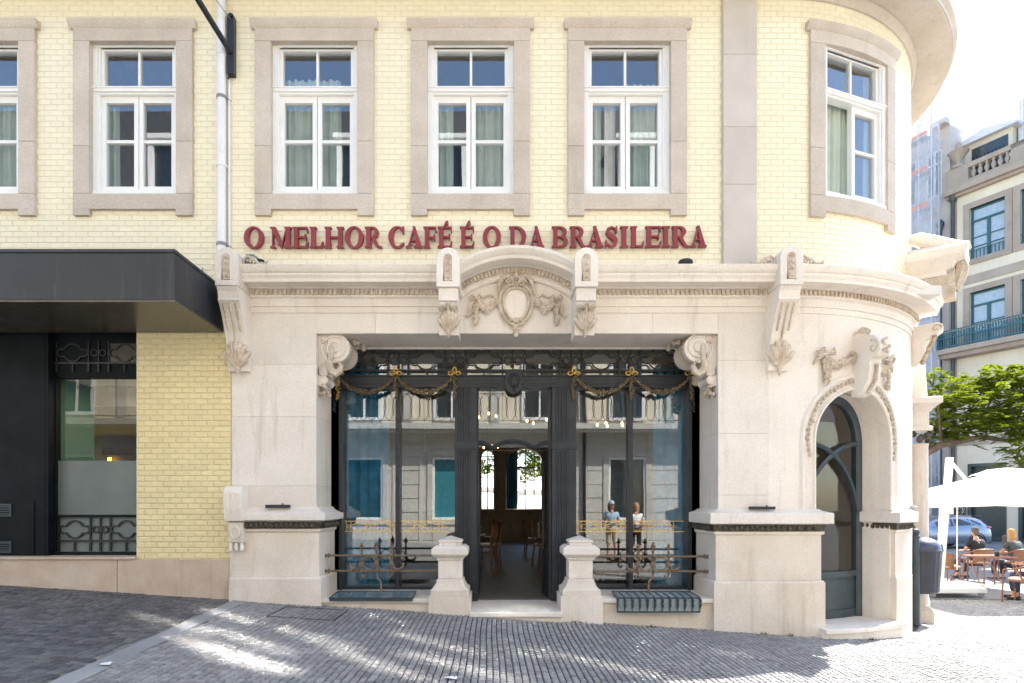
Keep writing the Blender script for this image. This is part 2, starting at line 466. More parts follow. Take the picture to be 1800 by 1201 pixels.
# --- masonry behind the tiles
def wall_with_openings():
    mb = MB(); cuts = [(w-.6,w+.6) for w in WIN]+[(WCUR-.6,WCUR+.6)]
    s = -12.0
    for a, b in cuts:
        mb.fbox(s,a,-.3,0,4.3,8.3); mb.fbox(a,b,-.3,0,4.3,5.45); mb.fbox(a,b,-.3,0,7.53,8.3); s = b
    mb.fbox(s,SEND,-.3,0,4.3,8.3)
    return mb
build('upper_wall', wall_with_openings(), M['grout'], B, recalc=False)
TW, TH = .163, .0718
def tile_shape(s0,s1,z0,z1,fn,up=True):
    g = .0014 if up else .0022; b = min(.0085 if up else .013,(s1-s0)*.3); h = .006 if up else .0105
    a = [(s0+g,.002,z0+g),(s1-g,.002,z0+g),(s1-g,.002,z1-g),(s0+g,.002,z1-g),
         (s0+b,h,z0+b),(s1-b,h,z0+b),(s1-b,h,z1-b),(s0+b,h,z1-b)]
    return [fn(*p) for p in a], [(4,5,6,7),(0,1,5,4),(1,2,6,5),(2,3,7,6),(3,0,4,7)]
def make_tiles():
    ex = []
    for w in WIN+[WCUR]:
        ex += [(w-.765,w+.765,5.30,7.70),(w-.765,w-.56,5.221,5.30),(w+.56,w+.765,5.221,5.30)]
    ex += [(2.95,3.39,4.3,8.4)]
    full = []; cut = []
    def rows(s_lo,s_hi,z_lo,z_hi,excl):
        r = 0; z = z_lo
        while z < z_hi:
            zc = z+TH/2; ivs = [(s_lo,s_hi)]
            for a,b,c,d in excl:
                if c < zc < d:
                    nv = []
                    for p,q in ivs:
                        if b <= p or a >= q: nv.append((p,q)); continue
                        if a > p: nv.append((p,a))
                        if b < q: nv.append((b,q))
                    ivs = nv
            k0 = math.floor(s_lo/TW)-1; off = TW/2*(r % 2)
            for p,q in ivs:
                k = math.floor((p-off)/TW)
                while k*TW+off < q:
                    a, b = max(p,k*TW+off), min(q,(k+1)*TW+off)
                    if b-a > .02: (full if b-a > TW-1e-4 else cut).append((a,b,z,min(z+TH,z_hi)))
                    k += 1
            z += TH; r += 1
    rows(-7.3, arc(74), 4.31, 8.29, ex)
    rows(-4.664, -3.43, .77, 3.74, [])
    def rank(t):
        d = F((t[0]+t[1])/2,0,(t[2]+t[3])/2)-Vector((0,-8,1.5)); px = 870+1080*d.x/d.y; py = 884-1080*d.z/d.y
        hid = (py > 440 and px < 310 and t[2] > 3.8) or py < 10 or px < 10
        return d.y if not hid else 99
    ok = [t for t in full if t[1] < XC and abs(t[3]-t[2]-TH) < 1e-6]
    ok.sort(key=rank)
    lower = [t for t in ok if t[2] < 3.8]; upper = [t for t in ok if t[2] > 3.8]
    pick = set(lower[:150])
    mid = sorted(upper, key=lambda t: abs((t[0]+t[1])/2-.2)+abs(t[2]-4.95)*2.2)
    pick |= set(mid[:150])
    v, f = tile_shape(-TW/2,TW/2,-TH/2,TH/2,lambda s,o,z: (s,-o,z))
    me = bpy.data.meshes.new('wall_tile'); me.from_pydata(v,[],f); me.materials.append(M['tile'])
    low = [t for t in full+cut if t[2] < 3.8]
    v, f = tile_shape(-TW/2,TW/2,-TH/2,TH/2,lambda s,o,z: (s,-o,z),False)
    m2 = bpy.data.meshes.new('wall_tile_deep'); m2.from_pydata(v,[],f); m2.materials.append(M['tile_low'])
    mb = MB(); ml = MB()
    for t in full+cut:
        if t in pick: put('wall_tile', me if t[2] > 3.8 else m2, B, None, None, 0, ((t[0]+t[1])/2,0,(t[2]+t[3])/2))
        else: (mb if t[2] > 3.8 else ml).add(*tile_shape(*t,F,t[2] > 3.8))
    build('tile_cladding', mb, M['tile'], B, 0, False, kind='stuff')
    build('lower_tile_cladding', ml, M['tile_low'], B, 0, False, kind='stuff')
    print('tiles', len(full)+len(cut))
make_tiles()
mb = MB(); mb.fbox(-4.667,-3.43,-.3,0,.70,4.3); mb.fbox(-12,-4.667,-.3,0,3.95,4.3); build('lower_wall', mb, M['grout'], B)
# pink plinth of the plain wall, two slabs
for a,b in ((-12,-7.2),(-7.2,-4.9),(-4.895,-3.43)):
    mb = MB(); mb.box(a,b-.004,-.035,.3,gz(a)-.3,.765); build('plinth_slab', mb, M['plinth_pink'], B, bevel=.006)
mb = MB(); mb.box(-12,-4.667,-.06,.35,.765,.80); build('shop_sill', mb, M['plinth_pink'], B, bevel=.005)
# granite pilaster of four blocks
for i,(a,b) in enumerate(((4.40,5.62),(5.62,6.36),(6.36,7.3),(7.3,8.3))):
    mb = MB(); mb.box(2.955,3.388,-.06,.02,a,b-.003); build('pilaster_block', mb, M['granite_grey'], B, bevel=.004)
# --- window surrounds
def surround(sc_):
    def P(name, boxes, bev=.004):
        mb = MB()
        for b in boxes: mb.fbox(sc_+b[0],sc_+b[1],b[2],b[3],b[4],b[5])
        return build(name, mb, M['granite'], w, bevel=bev)
    mb = MB(); prof = [(-.2,7.478),(.055,7.478),(.055,7.68),(-.2,7.68)]
    mb.sweepS(prof, sc_-.77, sc_+.77); w = build('window_surround', mb, M['granite'], B, bevel=.004)
    mb = MB(); mb.sweepS([(0,7.64),(.058,7.64),(.07,7.655),(.10,7.70),(.105,7.735),(0,7.745)], sc_-.82, sc_+.82); build('cap_moulding', mb, M['granite'], w)
    P('jamb_stone', [(-.77,-.561,-.2,.055,6.12,7.474)]); P('jamb_stone', [(-.77,-.561,-.2,.055,5.504,6.116)])
    P('jamb_stone', [(.561,.77,-.2,.055,6.18,7.474)]); P('jamb_stone', [(.561,.77,-.2,.055,5.504,6.176)])
    P('sill_stone', [(-.77,.77,-.2,.057,5.30,5.50),(-.77,-.56,0,.056,5.221,5.302),(.56,.77,0,.056,5.221,5.302)])
def rectframe(mb,x0,x1,z0,z1,w,o0,o1,wz_=None):
    wz_ = wz_ or w
    mb.box(x0,x0+w,o0,o1,z0,z1); mb.box(x1-w,x1,o0,o1,z0,z1)
    mb.box(x0+w,x1-w,o0,o1-.0015,z0,z0+wz_); mb.box(x0+w,x1-w,o0,o1-.0015,z1-wz_,z1)
def wavy(mb, x0,x1,z0,z1,o,amp,per,rng,lean=0):
    n = max(6,int((x1-x0)/per*8)); pts = []
    ph = rng.uniform(0,6); vs_ = []; fs = []
    for i in range(n+1):
        x = x0+(x1-x0)*i/n; d = o+amp*math.sin(x/per*6.283+ph)+amp*.5*math.sin(x/per*2.9+ph*2)
        for k,z in enumerate((z0,(z0+z1)/2,z1)): vs_.append((x+lean*(1-k/2)*(x-x0),d*1.0+(.01*k),z))
    for i in range(n):
        for k in range(2): fs.append((i*3+k,(i+1)*3+k,(i+1)*3+k+1,i*3+k+1))
    mb.add(vs_,fs)
def make_window(T, curt, open_left=False, rng=random):
    mb = MB(T)
    rectframe(mb,-.60,.60,5.50,7.56,.095,-.17,-.03); rectframe(mb,-.52,.52,5.55,7.50,.035,-.17,-.055); 
    mb.box(-.56,.56,-.17,-.02,6.872,6.918); mb.box(-.57,.57,-.17,-.005,6.914,6.932); mb.box(-.54,.54,-.17,-.045,6.845,6.876)
    rectframe(mb,-.485,.485,6.945,7.48,.04,-.17,-.08); mb.box(-.016,.016,-.165,-.10,6.97,7.45)
    mb.box(-.575,.575,-.17,-.012,5.50,5.565)
    w = build('window', mb, M['white'], B, bevel=.004)
    for sx in (-1,1):
        mb = MB(T)
        if sx == -1 and open_left:
            base = T; ca, sa = math.cos(R_(98)), math.sin(R_(98))
            mb.T = lambda v: base((-.485+(v[0]+.485)*ca+(v[1]+.15)*sa*0, -.14-(v[0]+.485)*sa+(v[1]+.15)*.9, v[2]))
        a, b = (-.487,-.004) if sx == -1 else (.004,.487)
        rectframe(mb,a,b,5.565,6.865,.058,-.165,-.09,.10); mb.box(a+.05,b-.05,-.155,-.10,6.24,6.282)
        sh = build('sash', mb, M['white'], w, bevel=.003)
        for z0,z1 in ((5.66,6.245),(6.278,6.80)):
            m2 = MB(mb.T); m2.box(a+.05,b-.05,-.135,-.129,z0,z1); build('pane', m2, M['glass'], sh, 0)
    for a,b in ((-.45,-.01),(.01,.45)):
        m2 = MB(T); m2.box(a,b,-.135,-.129,6.96,7.45); build('pane', m2, M['glass'], w, 0)
    for x0,x1,z1,mk in curt:
        m2 = MB(T); wavy(m2,x0,x1,5.52,z1,-.26,.025,.09,rng); build('curtain', m2, M[mk], w, 60, False)
CURT = {0:[(-.1,.55,6.95,'curtain')],1:[(-.56,-.36,6.9,'curtain'),(.40,.58,6.9,'curtain')],2:[(-.55,-.05,7.16,'curtain'),(-.03,.27,7.16,'curtain')],
        3:[(-.55,-.24,7.06,'curtain'),(.0,.56,7.08,'curtain')],4:[(-.55,-.3,7.05,'curtain'),(-.25,-.1,6.9,'curtain_w'),(.02,.56,7.1,'curtain')]}
rng = random.Random(5)
for i,w in enumerate(WIN): surround(w); make_window(frame_at(w), CURT[i], rng=rng)
surround(WCUR); make_window(frame_at(WCUR), [(-.56,0.12,6.95,'curtain'),(.38,.56,6.9,'curtain')], True, rng)
# --- upstairs rooms, eave, roof
mb = MB(); mb.box(-11.7,6.6,4.6,4.8,4.3,8.3)
for x in (-5.7,-3.5,-1.3,.7,2.7): mb.box(x-.06,x+.06,.3,4.6,4.5,8.2)
build('upper_room_wall', mb, M['dark_room'], B)
mb = MB(); mb.box(-11.9,6.0,.25,13.7,4.30,4.42); build('first_floor_slab', mb, M['ceil'], B)
mb = MB(); mb.sweepS([(-.3,8.05),(.03,8.05),(.05,8.12),(.08,8.17),(-.3,8.17)], -12, SEND); build('eave_moulding', mb, M['eave'], B)
mb = MB(); mb.sweepS([(-1.2,8.175),(.50,8.175),(.505,8.19),(.52,8.19),(.52,8.26),(.57,8.30),(.57,8.44),(.52,8.48),(-1.2,8.5)], -12, SEND, .1); build('eave', mb, M['eave'], B)
poly = [F(s,-.05,0) for s in svals(-12,SEND,.4)]+[Vector((-12,14.17,0))]
mb = MB(); mb.prism([(p.x,p.y) for p in poly], lambda x,y,d: (x,y,d), 8.22, 10.3); build('attic', mb, M['grout'], B)
# --- limestone ground floor
AS = arc(20.3); AR = arc(12.3)-XC; AL, ARr = AS-AR, AS+AR; AZ = 2.32
def arch_z(s): return AZ+math.sqrt(max(0,AR*AR-(s-AS)**2))
for a,b,zz in ((-3.42,-2.32,(-.3,1.72,2.62,3.30,4.46)),(2.90,3.55,(-.6,1.60,2.40,3.35,4.46))):
    for z0,z1 in zip(zz,zz[1:]):
        mb = MB(); mb.fbox(a,b,-.79,.02,z0,z1-.0016); build('pier_stone', mb, M['lime'], B, bevel=.003)
for a,b in zip((-2.32,-1.55,-.56,1.12,2.05,2.90),(-1.55,-.56,1.12,2.05,2.90)):
    mb = MB(); mb.fbox(a,b-.0016,-.79,.018,3.70,4.455); build('lintel_stone', mb, M['lime'], B, bevel=.003)
mb = MB(); mb.fbox(3.55,AL,-.45,.02,-.7,4.46)
n = 30; ss = [AS-AR*math.cos(math.pi*i/n) for i in range(n+1)]
for i in range(n):
    a,b = ss[i],ss[i+1]; za,zb = arch_z(a),arch_z(b); v = []
    for s,z in ((a,za),(b,zb)): v += [F(s,-.45,z),F(s,.02,z),F(s,.02,4.46),F(s,-.45,4.46)]
    mb.add(v,[(1,5,6,2),(4,0,3,7),(0,4,5,1),(2,6,7,3)])
mb.fbox(ARr,SEND,-.45,.02,-.9,4.46)
build('curved_stone_wall', mb, M['lime'], B)
# inner strips of the jambs and soffit
for x0,x1 in ((-2.325,-2.20),(2.78,2.905)):
    mb = MB(); mb.box(x0,x1,.70,.80,.25,3.6); build('jamb_strip', mb, M['lime'], B, bevel=.01)
mb = MB(); mb.box(-2.3,2.88,.69,.74,3.675,3.72); build('soffit_strip', mb, M['lime'], B, bevel=.01)
# --- pier plinths
def plinth(path, zc, label=None):
    # zc: cap top back, cap front top, cap bottom, frieze top, frieze bottom, moulding bottom, base top, ground
    t0,t1,t2,f0,f1,m1,b0,g = zc
    mb = MB(); mb.sweepP([(-.02,t0),(.03,t0),(.06,(t0+t1)/2),(.15,t1),(.155,t1-.01),(.155,t2),(.11,t2-.012),(.10,f0),(-.02,f0)], path); a = build('plinth_cap', mb, M['lime'], B)
    mb = MB(); mb.sweepP([(-.02,f1),(.07,f1),(.10,f0-.002),(-.02,f0-.002)], path)
    P = [Vector((p[0],p[1],0)) for p in path]; rg = random.Random(1)
    for i in range(len(P)-1):
        d = (P[i+1]-P[i]); L = d.length; d.normalize(); nn = Vector((d.y,-d.x,0)); k = max(1,int(L/.062))
        for j in range(k):
            c = P[i]+d*(L*(j+.5)/k)+nn*.09
            mb.ball((c.x,c.y,(f0+f1)/2+rg.uniform(-.012,.012)), (.034,.03,(f0-f1)*.42), 6, 4)
            mb.ball((c.x+nn.x*.012+d.x*.03,c.y+nn.y*.012,(f0+f1)/2-.02), .018, 5, 4)
    build('leaf_frieze', mb, M['frieze'], B)
    mb = MB(); mb.sweepP([(-.02,m1),(.055,m1),(.075,m1+.012),(.08,f1-.005),(-.02,f1-.005)], path); build('plinth_moulding', mb, M['lime_base'], B)
    mb = MB(); mb.sweepP([(-.02,b0),(.05,b0),(.05,m1),(-.02,m1)], path); build('plinth_die', mb, M['lime_base'], B)
    mb = MB(); mb.sweepP([(-.02,g),(.085,g),(.085,b0-.03),(.075,b0-.02),(.075,b0-.012),(.055,b0-.002),(-.02,b0-.002)], path); build('plinth_base', mb, M['lime_base'], B, bevel=.003)
pl = [(-3.42,-.02),(-2.32,-.02),(-2.32,.78)]
plinth(pl, (wz(891,-.02),wz(903,-.15),wz(914.5,-.15),wz(917,-.1),wz(929,-.08),wz(936,-.07),wz(1013,-.05),-.1))
pr = [(2.90,.78),(2.90,-.02)]+[tuple(F(s,.02,0)[:2]) for s in svals(3.0,AL)]+[tuple(F(AL,-.42,0)[:2])]
zr = (wz(895,-.02),wz(902,-.15),wz(920.6,-.15),wz(922,-.1),wz(934,-.08),wz(941,-.07),wz(1020,-.05),-.8)
plinth(pr, zr)
pd = [tuple(F(ARr+.10,-.42,0)[:2])]+[tuple(F(s,.02,0)[:2]) for s in svals(ARr+.09,arc(43))]
plinth(pd, zr)
# --- cornice
def pr_c(): return [(0,3.962),(.035,3.965),(.035,4.04),(.055,4.042),(.055,4.13),(.075,4.15),(.09,4.15),(.09,4.24),(.12,4.245),(.14,4.256),(.145,4.262),(.30,4.268),(.33,4.262),(.335,4.30),(.36,4.335),(.36,4.362),(.375,4.368),(.40,4.40),(.415,4.445),(.405,4.455),(0,4.50)]
for a,b in ((-3.2,-.70),(1.22,arc(53))):
    mb = MB(); mb.sweepS(pr_c(), a, b, .1); build('cornice', mb, M['lime'], B, 25)
mb = MB()
for a,b in ((-3.12,-.72),(1.27,3.5),(3.80,arc(52))):
    k = int((b-a)/.0575)
    for i in range(k):
        s0 = a+(b-a)*i/k; mb.fbox(s0,s0+.031,.085,.122,4.178,4.238,1)
CA = (.2725,3.22)
for i in range(33):
    t = R_(90+37-74*(i+.5)/33)
    r0, r1, w = 1.235, 1.30, .0155
    q = []
    for r,dt in ((r0,-w/r0),(r0,w/r0),(r1,w/r1),(r1,-w/r1)): q.append((CA[0]+r*math.cos(t+dt), CA[1]+r*math.sin(t+dt)))
    mb.prism(q, lambda x,y,d: F(x,d,y), .085, .125)
build('dentil_band', mb, M['lime_old'], B, 0, kind='stuff')
mb = MB(); th = [R_(90+37.5-75*i/40) for i in range(41)]
mb.sweepSZ([(0,0),(0,.05),(.025,.07),(.05,.07),(.055,.09),(.135,.09),(.14,.13),(.15,.14),(.155,.30),(.165,.335),(.20,.35),(.215,.375),(.26,.41),(.285,.415),(.30,.40),(.30,0)],
           [(CA[0]+1.17*math.cos(t), CA[1]+1.17*math.sin(t)) for t in th])
build('pediment_arch', mb, M['lime'], B, 25)
# --- carving helpers
def acanthus(mb, L, w, h, d=.06, lobes=7, down=False):
    rg = random.Random(int(w*1000+h*100)); sg = -1 if down else 1
    for k in range(lobes):
        u = (k-(lobes-1)/2)/((lobes-1)/2); hh = h*(1-.45*u*u); pts = []; rr = []
        for t in (0,.25,.5,.75,.92,1.04):
            pts.append(L(u*w*.5*(t**.8)*(1.05 if t < 1 else 1.12), sg*hh*t*(1 if t < 1 else .97), .012+d*(.3+.9*math.sin(t*2.2)**2)*(1-.35*abs(u))))
            rr.append(w*(.075+.075*math.sin(min(1,t)*3.0)) if t < 1 else w*.05)
        mb.tube(pts, rr, 6)
        for t in (.35,.55,.72,.88):
            for sd in (-1,1): mb.ball(L(u*w*.5*t**.8+sd*w*.085, sg*hh*t, .01+d*.8), w*.06, 5, 4)
    for k in range(4): mb.ball(L(0, -sg*h*.09*(k+.6), .025), w*(.13-.028*k), 6, 5)
def roses(mb, L, pts, r0, r1, rg, dens=1.0, depth=.03):
    for (x,y,w) in pts:
        for _ in range(max(1,int(dens))):
            a = rg.uniform(0,6.28); q = rg.uniform(0,w)
            r = rg.uniform(r0,r1); cx_,cy_ = x+q*math.cos(a), y+q*math.sin(a); dd = depth*(1.1-.5*q/max(w,1e-4))
            mb.ball(L(cx_,cy_,dd), r, 6, 5)
            if r > (r0+r1)/2:
                for k in range(5):
                    t = k*1.257+a; mb.ball(L(cx_+r*.95*math.cos(t),cy_+r*.95*math.sin(t),dd+r*.35), r*.48, 5, 4)
def bow(mb, L, w, r=.012):
    for sx in (-1,1):
        mb.tube([L(0,0,.03),L(sx*w*.35,w*.28,.05),L(sx*w*.55,w*.1,.04),L(sx*w*.45,-w*.12,.03),L(0,0,.03)], r, 5)
        mb.tube([L(0,0,.02),L(sx*w*.3,-w*.45,.03),L(sx*w*.2,-w*.75,.02),L(sx*w*.45,-w*1.05,.02)], r*.9, 5)
    mb.ball(L(0,0,.045), r*1.9, 6, 5)
# --- big brackets at the ends of the straight cornice and the pair beside the pediment
def stadium(w, z0, z1, n=10):
    r = w/2
    return [(-r,z0),(r,z0)]+[(r*math.cos(math.pi*i/n), z1-r+r*math.sin(math.pi*i/n)) for i in range(n+1)]
def bracket(sc_, zt, zb, oo, big, lab):
    Lf = frame_at(sc_)
    mb = MB(); mb.prism(stadium(.285,zb,zt), lambda x,y,d: Lf((x,d,y)), 0, oo)
    br = build('bracket', mb, M['lime'], B, bevel=.006, label=lab)
    mb = MB(); pts = stadium(.105,zb+.07,zt-.075)
    mb.tube([Lf((x,oo+.001,z)) for x,z in pts], .009, 5, closed=True); build('niche_rim', mb, M['lime'], br)
    mb = MB(); mb.prism(stadium(.092,zb+.076,zt-.082), lambda x,y,d: Lf((x,d,y)), oo-.02, oo+.0025)
    for k in range(4):
        z = zb+.13+k*(zt-zb-.24)/3
        for sx in (-1,0,1): mb.ball(Lf((sx*.022,oo+.006,z-abs(sx)*.012)), (.014,.012,.026), 5, 4)
    build('niche_carving', mb, M['lime_old'], br)
    mb = MB()
    if big:
        pf = [(0,zb-.002),(oo-.02,zb-.002),(oo-.025,zb-.02),(oo-.05,zb-.05),(oo-.065,zb-.14),(oo-.05,zb-.155),(oo-.06,zb-.17),(oo-.09,zb-.19),(oo-.17,zb-.33),(oo-.25,zb-.5),(oo-.31,zb-.67),(oo-.345,zb-.84),(oo-.36,zb-.98),(0,zb-.98)]
        mb.prism([(o,z) for o,z in pf], lambda o,z,d: Lf((d,o,z)), -.132, .132); build('console', mb, M['lime'], br, 25, bevel=.004)
        mb = MB()
        for sx,l in ((-.075,.55),(0,.75),(.075,.55)):
            P = [(oo-.082,zb-.20),(oo-.165,zb-.33),(oo-.245,zb-.5),(oo-.30,zb-.65)]
            k = 4 if l > .6 else 3
            mb.tube([Lf((sx,o+.003,z)) for o,z in P[:k]], [.014]*k, 5)
            for j in range(3): mb.ball(Lf((sx,oo-.085-.025*j,zb-.205-.042*j)), (.017,.017,.022), 5, 4)
        build('flute', mb, M['lime_old'], br)
        mb = MB(); acanthus(mb, lambda x,y,o: Lf((x,oo-.36+o*1.0,zb-.93+y)), .31, .33, .07); build('leaf', mb, M['lime_old'], br)
    else:
        mb.prism([(-.12,zb-.16),(.12,zb-.16),(.12,zb-.002),(-.12,zb-.002)], lambda x,y,d: Lf((x,d,y)), 0, oo-.04)
        pf = [(0,zb-.162),(oo-.06,zb-.162),(oo-.05,zb-.20),(oo-.07,zb-.24),(oo-.13,zb-.27),(oo-.14,zb-.42),(oo-.17,zb-.55),(0,zb-.55)]
        mb.prism(pf, lambda o,z,d: Lf((d,o,z)), -.125, .125); build('console', mb, M['lime'], br, 25, bevel=.004)
        mb = MB(); acanthus(mb, lambda x,y,o: Lf((x,oo-.16+o,zb-.50+y)), .25, .25, .07)
        for sx in (-1,1): mb.tube([Lf((sx*.07-.045,oo-.03,zb-.215)),Lf((sx*.07+.045,oo-.03,zb-.215))], .04, 8)
        for j in range(5): mb.ball(Lf((0,oo-.0,zb-.18-.03*j)), .014, 5, 4)
        build('leaf', mb, M['lime_old'], br)
    return br
bracket(-3.297, 4.64, 4.17, .46, True, 'large scrolled bracket at the left end of the cornice')
bracket(3.645, 4.66, 4.18, .46, True, 'large scrolled bracket at the right end of the straight cornice')
bracket(-.573, 4.62, 4.14, .50, False, 'bracket left of the arched pediment')
bracket(1.118, 4.62, 4.14, .50, False, 'bracket right of the arched pediment')
# small scrolls beside the brackets on top of the cornice
def scroll_crest(s0, sx):
    mb = MB(); Lf = frame_at(s0)
    mb.tube([Lf((sx*x,.33,z)) for x,z in ((0,4.46),(.02,4.55),(.07,4.58),(.11,4.54),(.09,4.50),(.06,4.51),(.07,4.54))], .016, 6)
    mb.tube([Lf((sx*x,.33,z)) for x,z in ((.10,4.56),(.16,4.53),(.19,4.49),(.24,4.475),(.30,4.50),(.31,4.52))], [.02,.024,.02,.016,.018,.008], 6)
    for k in range(4): mb.ball(Lf((sx*(.14+.05*k),.34,4.50-.008*k)), .02, 5, 4)
    build('scroll_crest', mb, M['lime_old'], B)
scroll_crest(-3.15,1); scroll_crest(3.79,1); scroll_crest(3.50,-1)
# --- cartouche and garlands in the pediment
LT = lambda x,y,o: F(.2725+x, .02+o, y)
mb = MB(); zc0 = 4.085
ov = lambda rx,rz,k: [LT(rx*math.cos(t),zc0+rz*math.sin(t)+.02*math.cos(2*t),k) for t in [6.2832*i/32 for i in range(32)]]
mb.tube(ov(.215,.27,.03), .022, 6, closed=True); mb.tube(ov(.165,.215,.035), .017, 6, closed=True); mb.tube(ov(.19,.243,.025), .012, 5, closed=True)
for sx in (-1,1):
    mb.tube([LT(sx*(.075+.055*(1-i/14)*math.cos(i*.75)), zc0+.255+.055*(1-i/14)*math.sin(i*.75), .06) for i in range(14)], .016, 5)
    mb.tube([LT(sx*x,zc0+z,.05) for x,z in ((.07,.33),(.14,.34),(.19,.29),(.23,.2),(.24,.1))], [.02,.03,.03,.022,.012], 6)
    mb.tube([LT(sx*x,zc0+z,.05) for x,z in ((.02,.37),(.1,.385),(.18,.36))], [.02,.025,.012], 6)
    mb.tube([LT(sx*(.055+.03*math.cos(i*.8)),zc0-.255+.03*math.sin(i*.8),.05) for i in range(9)], .012, 5)
    for k in range(5): mb.ball(LT(sx*(.05+.04*k),zc0+.36-.012*k*k*.5,.06), .02, 5, 4)
mb.ball(LT(0,zc0+.35,.07), (.035,.04,.045), 7, 5); mb.ball(LT(0,zc0-.23,.05), (.05,.03,.035))
rg = random.Random(2)
for k in range(5): roses(mb, LT, [(0,zc0-.30-.03*k,.05-.009*k)], .012,.02, rg, 4, .04)
build('cartouche', mb, M['lime_old'], B)
mb = MB(); mb.prism([(.155*math.cos(t),.205*math.sin(t)) for t in [6.2832*i/28 for i in range(28)]], lambda x,y,d: LT(x,zc0+y,d), 0, .015); build('cartouche_field', mb, M['lime'], B)
for sx in (-1,1):
    mb = MB(); rg = random.Random(4)
    P = []
    for i in range(13):
        t = i/12; P.append((sx*(.27+.20*t), zc0+.02-.12*math.sin(t*2.6)**1.2+.03*t, .03))
    roses(mb, LT, P, .016, .032, rg, 4, .04)
    roses(mb, LT, [(sx*.52,zc0-.02-.035*k,.045-.004*k) for k in range(8)], .014,.028, rg, 3, .04)
    bow(mb, lambda x,y,o: LT(sx*.52+x*sx, zc0+.06+y, o), .14)
    mb.tube([LT(sx*x,zc0+z,.025) for x,z in ((.28,.08),(.34,.11),(.40,.08),(.46,.07))], .014, 5)
    mb.tube([LT(sx*x,zc0+z,.025) for x,z in ((.56,.02),(.60,-.06),(.585,-.13),(.63,-.18),(.66,-.16))], [.02,.024,.02,.018,.01], 5)
    build('stone_garland', mb, M['lime_old'], B)
# --- scroll consoles in the upper corners of the shopfront opening
def scroll_console(mir):
    T = (lambda v: (.58-v[0],v[1],v[2])) if mir else None
    pc = lambda px,py,Y=.05: (wx(px,Y),Y,wz(py,Y))
    c = pc(589,612); mb = MB(T)
    prof = [(.015,.0),(.19,.0),(.195,.02),(.195,.10),(.18,.13),(.18,.40),(.195,.44),(.19,.50),(.015,.50)]
    mb.lathe(prof, (c[0],c[1],c[2]), 24, 'y')
    w = build('scroll_console', mb, M['lime'], B, 35)
    mb = MB(T); mb.tube([(c[0]+r*math.cos(a),c[1]-.008,c[2]+r*math.sin(a)) for r,a in [(.18*(1-i/46)+.012,math.pi*1.5-i*.33) for i in range(46)]], .014, 5); build('volute', mb, M['lime'], w)
    mb = MB(T)
    for k in range(22):
        a = -2.6+k*.17; mb.ball((c[0]+.185*math.cos(a),c[1]+.17,c[2]+.185*math.sin(a)), .014, 5, 4)
    build('bead_row', mb, M['lime_old'], w)
    mb = MB(T)
    for k in range(6): mb.box(-2.325,-2.19+.0,.06+k*.0,.062,0,0) if False else mb.tube([(-2.30+.019*k,.05,3.68),(-2.30+.019*k,.05,3.18)], .009, 5)
    mb.box(-2.325,-2.19,.05,.30,3.17,3.695); build('reeded_back', mb, M['lime'], w)
    mb = MB(T); path = [pc(x,y) for x,y in ((584,634),(576,636),(568,641),(562,649),(559,658),(558.5,667),(561,674),(567,677))]
    rings = []
    for i,p in enumerate(path):
        q0,q1 = Vector(path[max(0,i-1)]),Vector(path[min(len(path)-1,i+1)]); d = (q1-q0).normalized(); nn = Vector((-d.z,0,d.x)); p = Vector(p)
        rings.append([p+nn*.028,p-nn*.028,p-nn*.028+Vector((0,.34,0)),p+nn*.028+Vector((0,.34,0))])
    mb.loft(rings); build('ribbon', mb, M['lime'], w)
    c2 = pc(568.5,668); mb = MB(T); mb.lathe([(.005,-.01),(.055,-.01),(.058,.0),(.058,.10),(.05,.12),(.05,.30),(.058,.33),(.005,.34)], c2, 16, 'y')
    mb.tube([(c2[0]+r*math.cos(a),c2[1]-.016,c2[2]+r*math.sin(a)) for r,a in [(.048*(1-i/20)+.005,math.pi-i*.45) for i in range(20)]], .007, 5); build('small_volute', mb, M['lime'], w)
    mb = MB(T); mb.tube([pc(x,y,.02) for x,y in ((584,606),(583,620),(580,634),(580,645),(584,653),(591,657),(597,653),(600,645),(599,640))], [.012,.03,.042,.048,.052,.05,.045,.035,.02], 7)
    rg = random.Random(3)
    for x,y in ((578,640),(584,648),(590,652),(596,648),(598,640),(594,636),(583,632)): mb.ball(pc(x,y,.0), .022, 6, 4)
    build('carved_leaf', mb, M['lime_old'], w)
    mb = MB(T)
    for k in range(14): mb.ball((-2.27+rg.uniform(-.035,.06),rg.uniform(.03,.3),wz(678,.05)-rg.uniform(0,.13)), rg.uniform(.018,.035), 6, 4)
    build('leaf_drop', mb, M['lime_old'], w, kind='stuff')
    mb = MB(T)
    for k in range(8): mb.ball((c[0]+.17+rg.uniform(0,.12),rg.uniform(.25,.5),3.62+rg.uniform(-.05,.06)), rg.uniform(.02,.035), 6, 4)
    build('carved_flower', mb, M['lime_old'], w, kind='stuff')
    mb = MB(T)
    for k in range(8): mb.ball((-2.24+rg.uniform(-.06,.04),rg.uniform(.03,.1),3.62+rg.uniform(-.07,.06)), rg.uniform(.018,.032), 6, 4)
    build('carved_flower', mb, M['lime_old'], w, kind='stuff')
scroll_console(False); scroll_console(True)
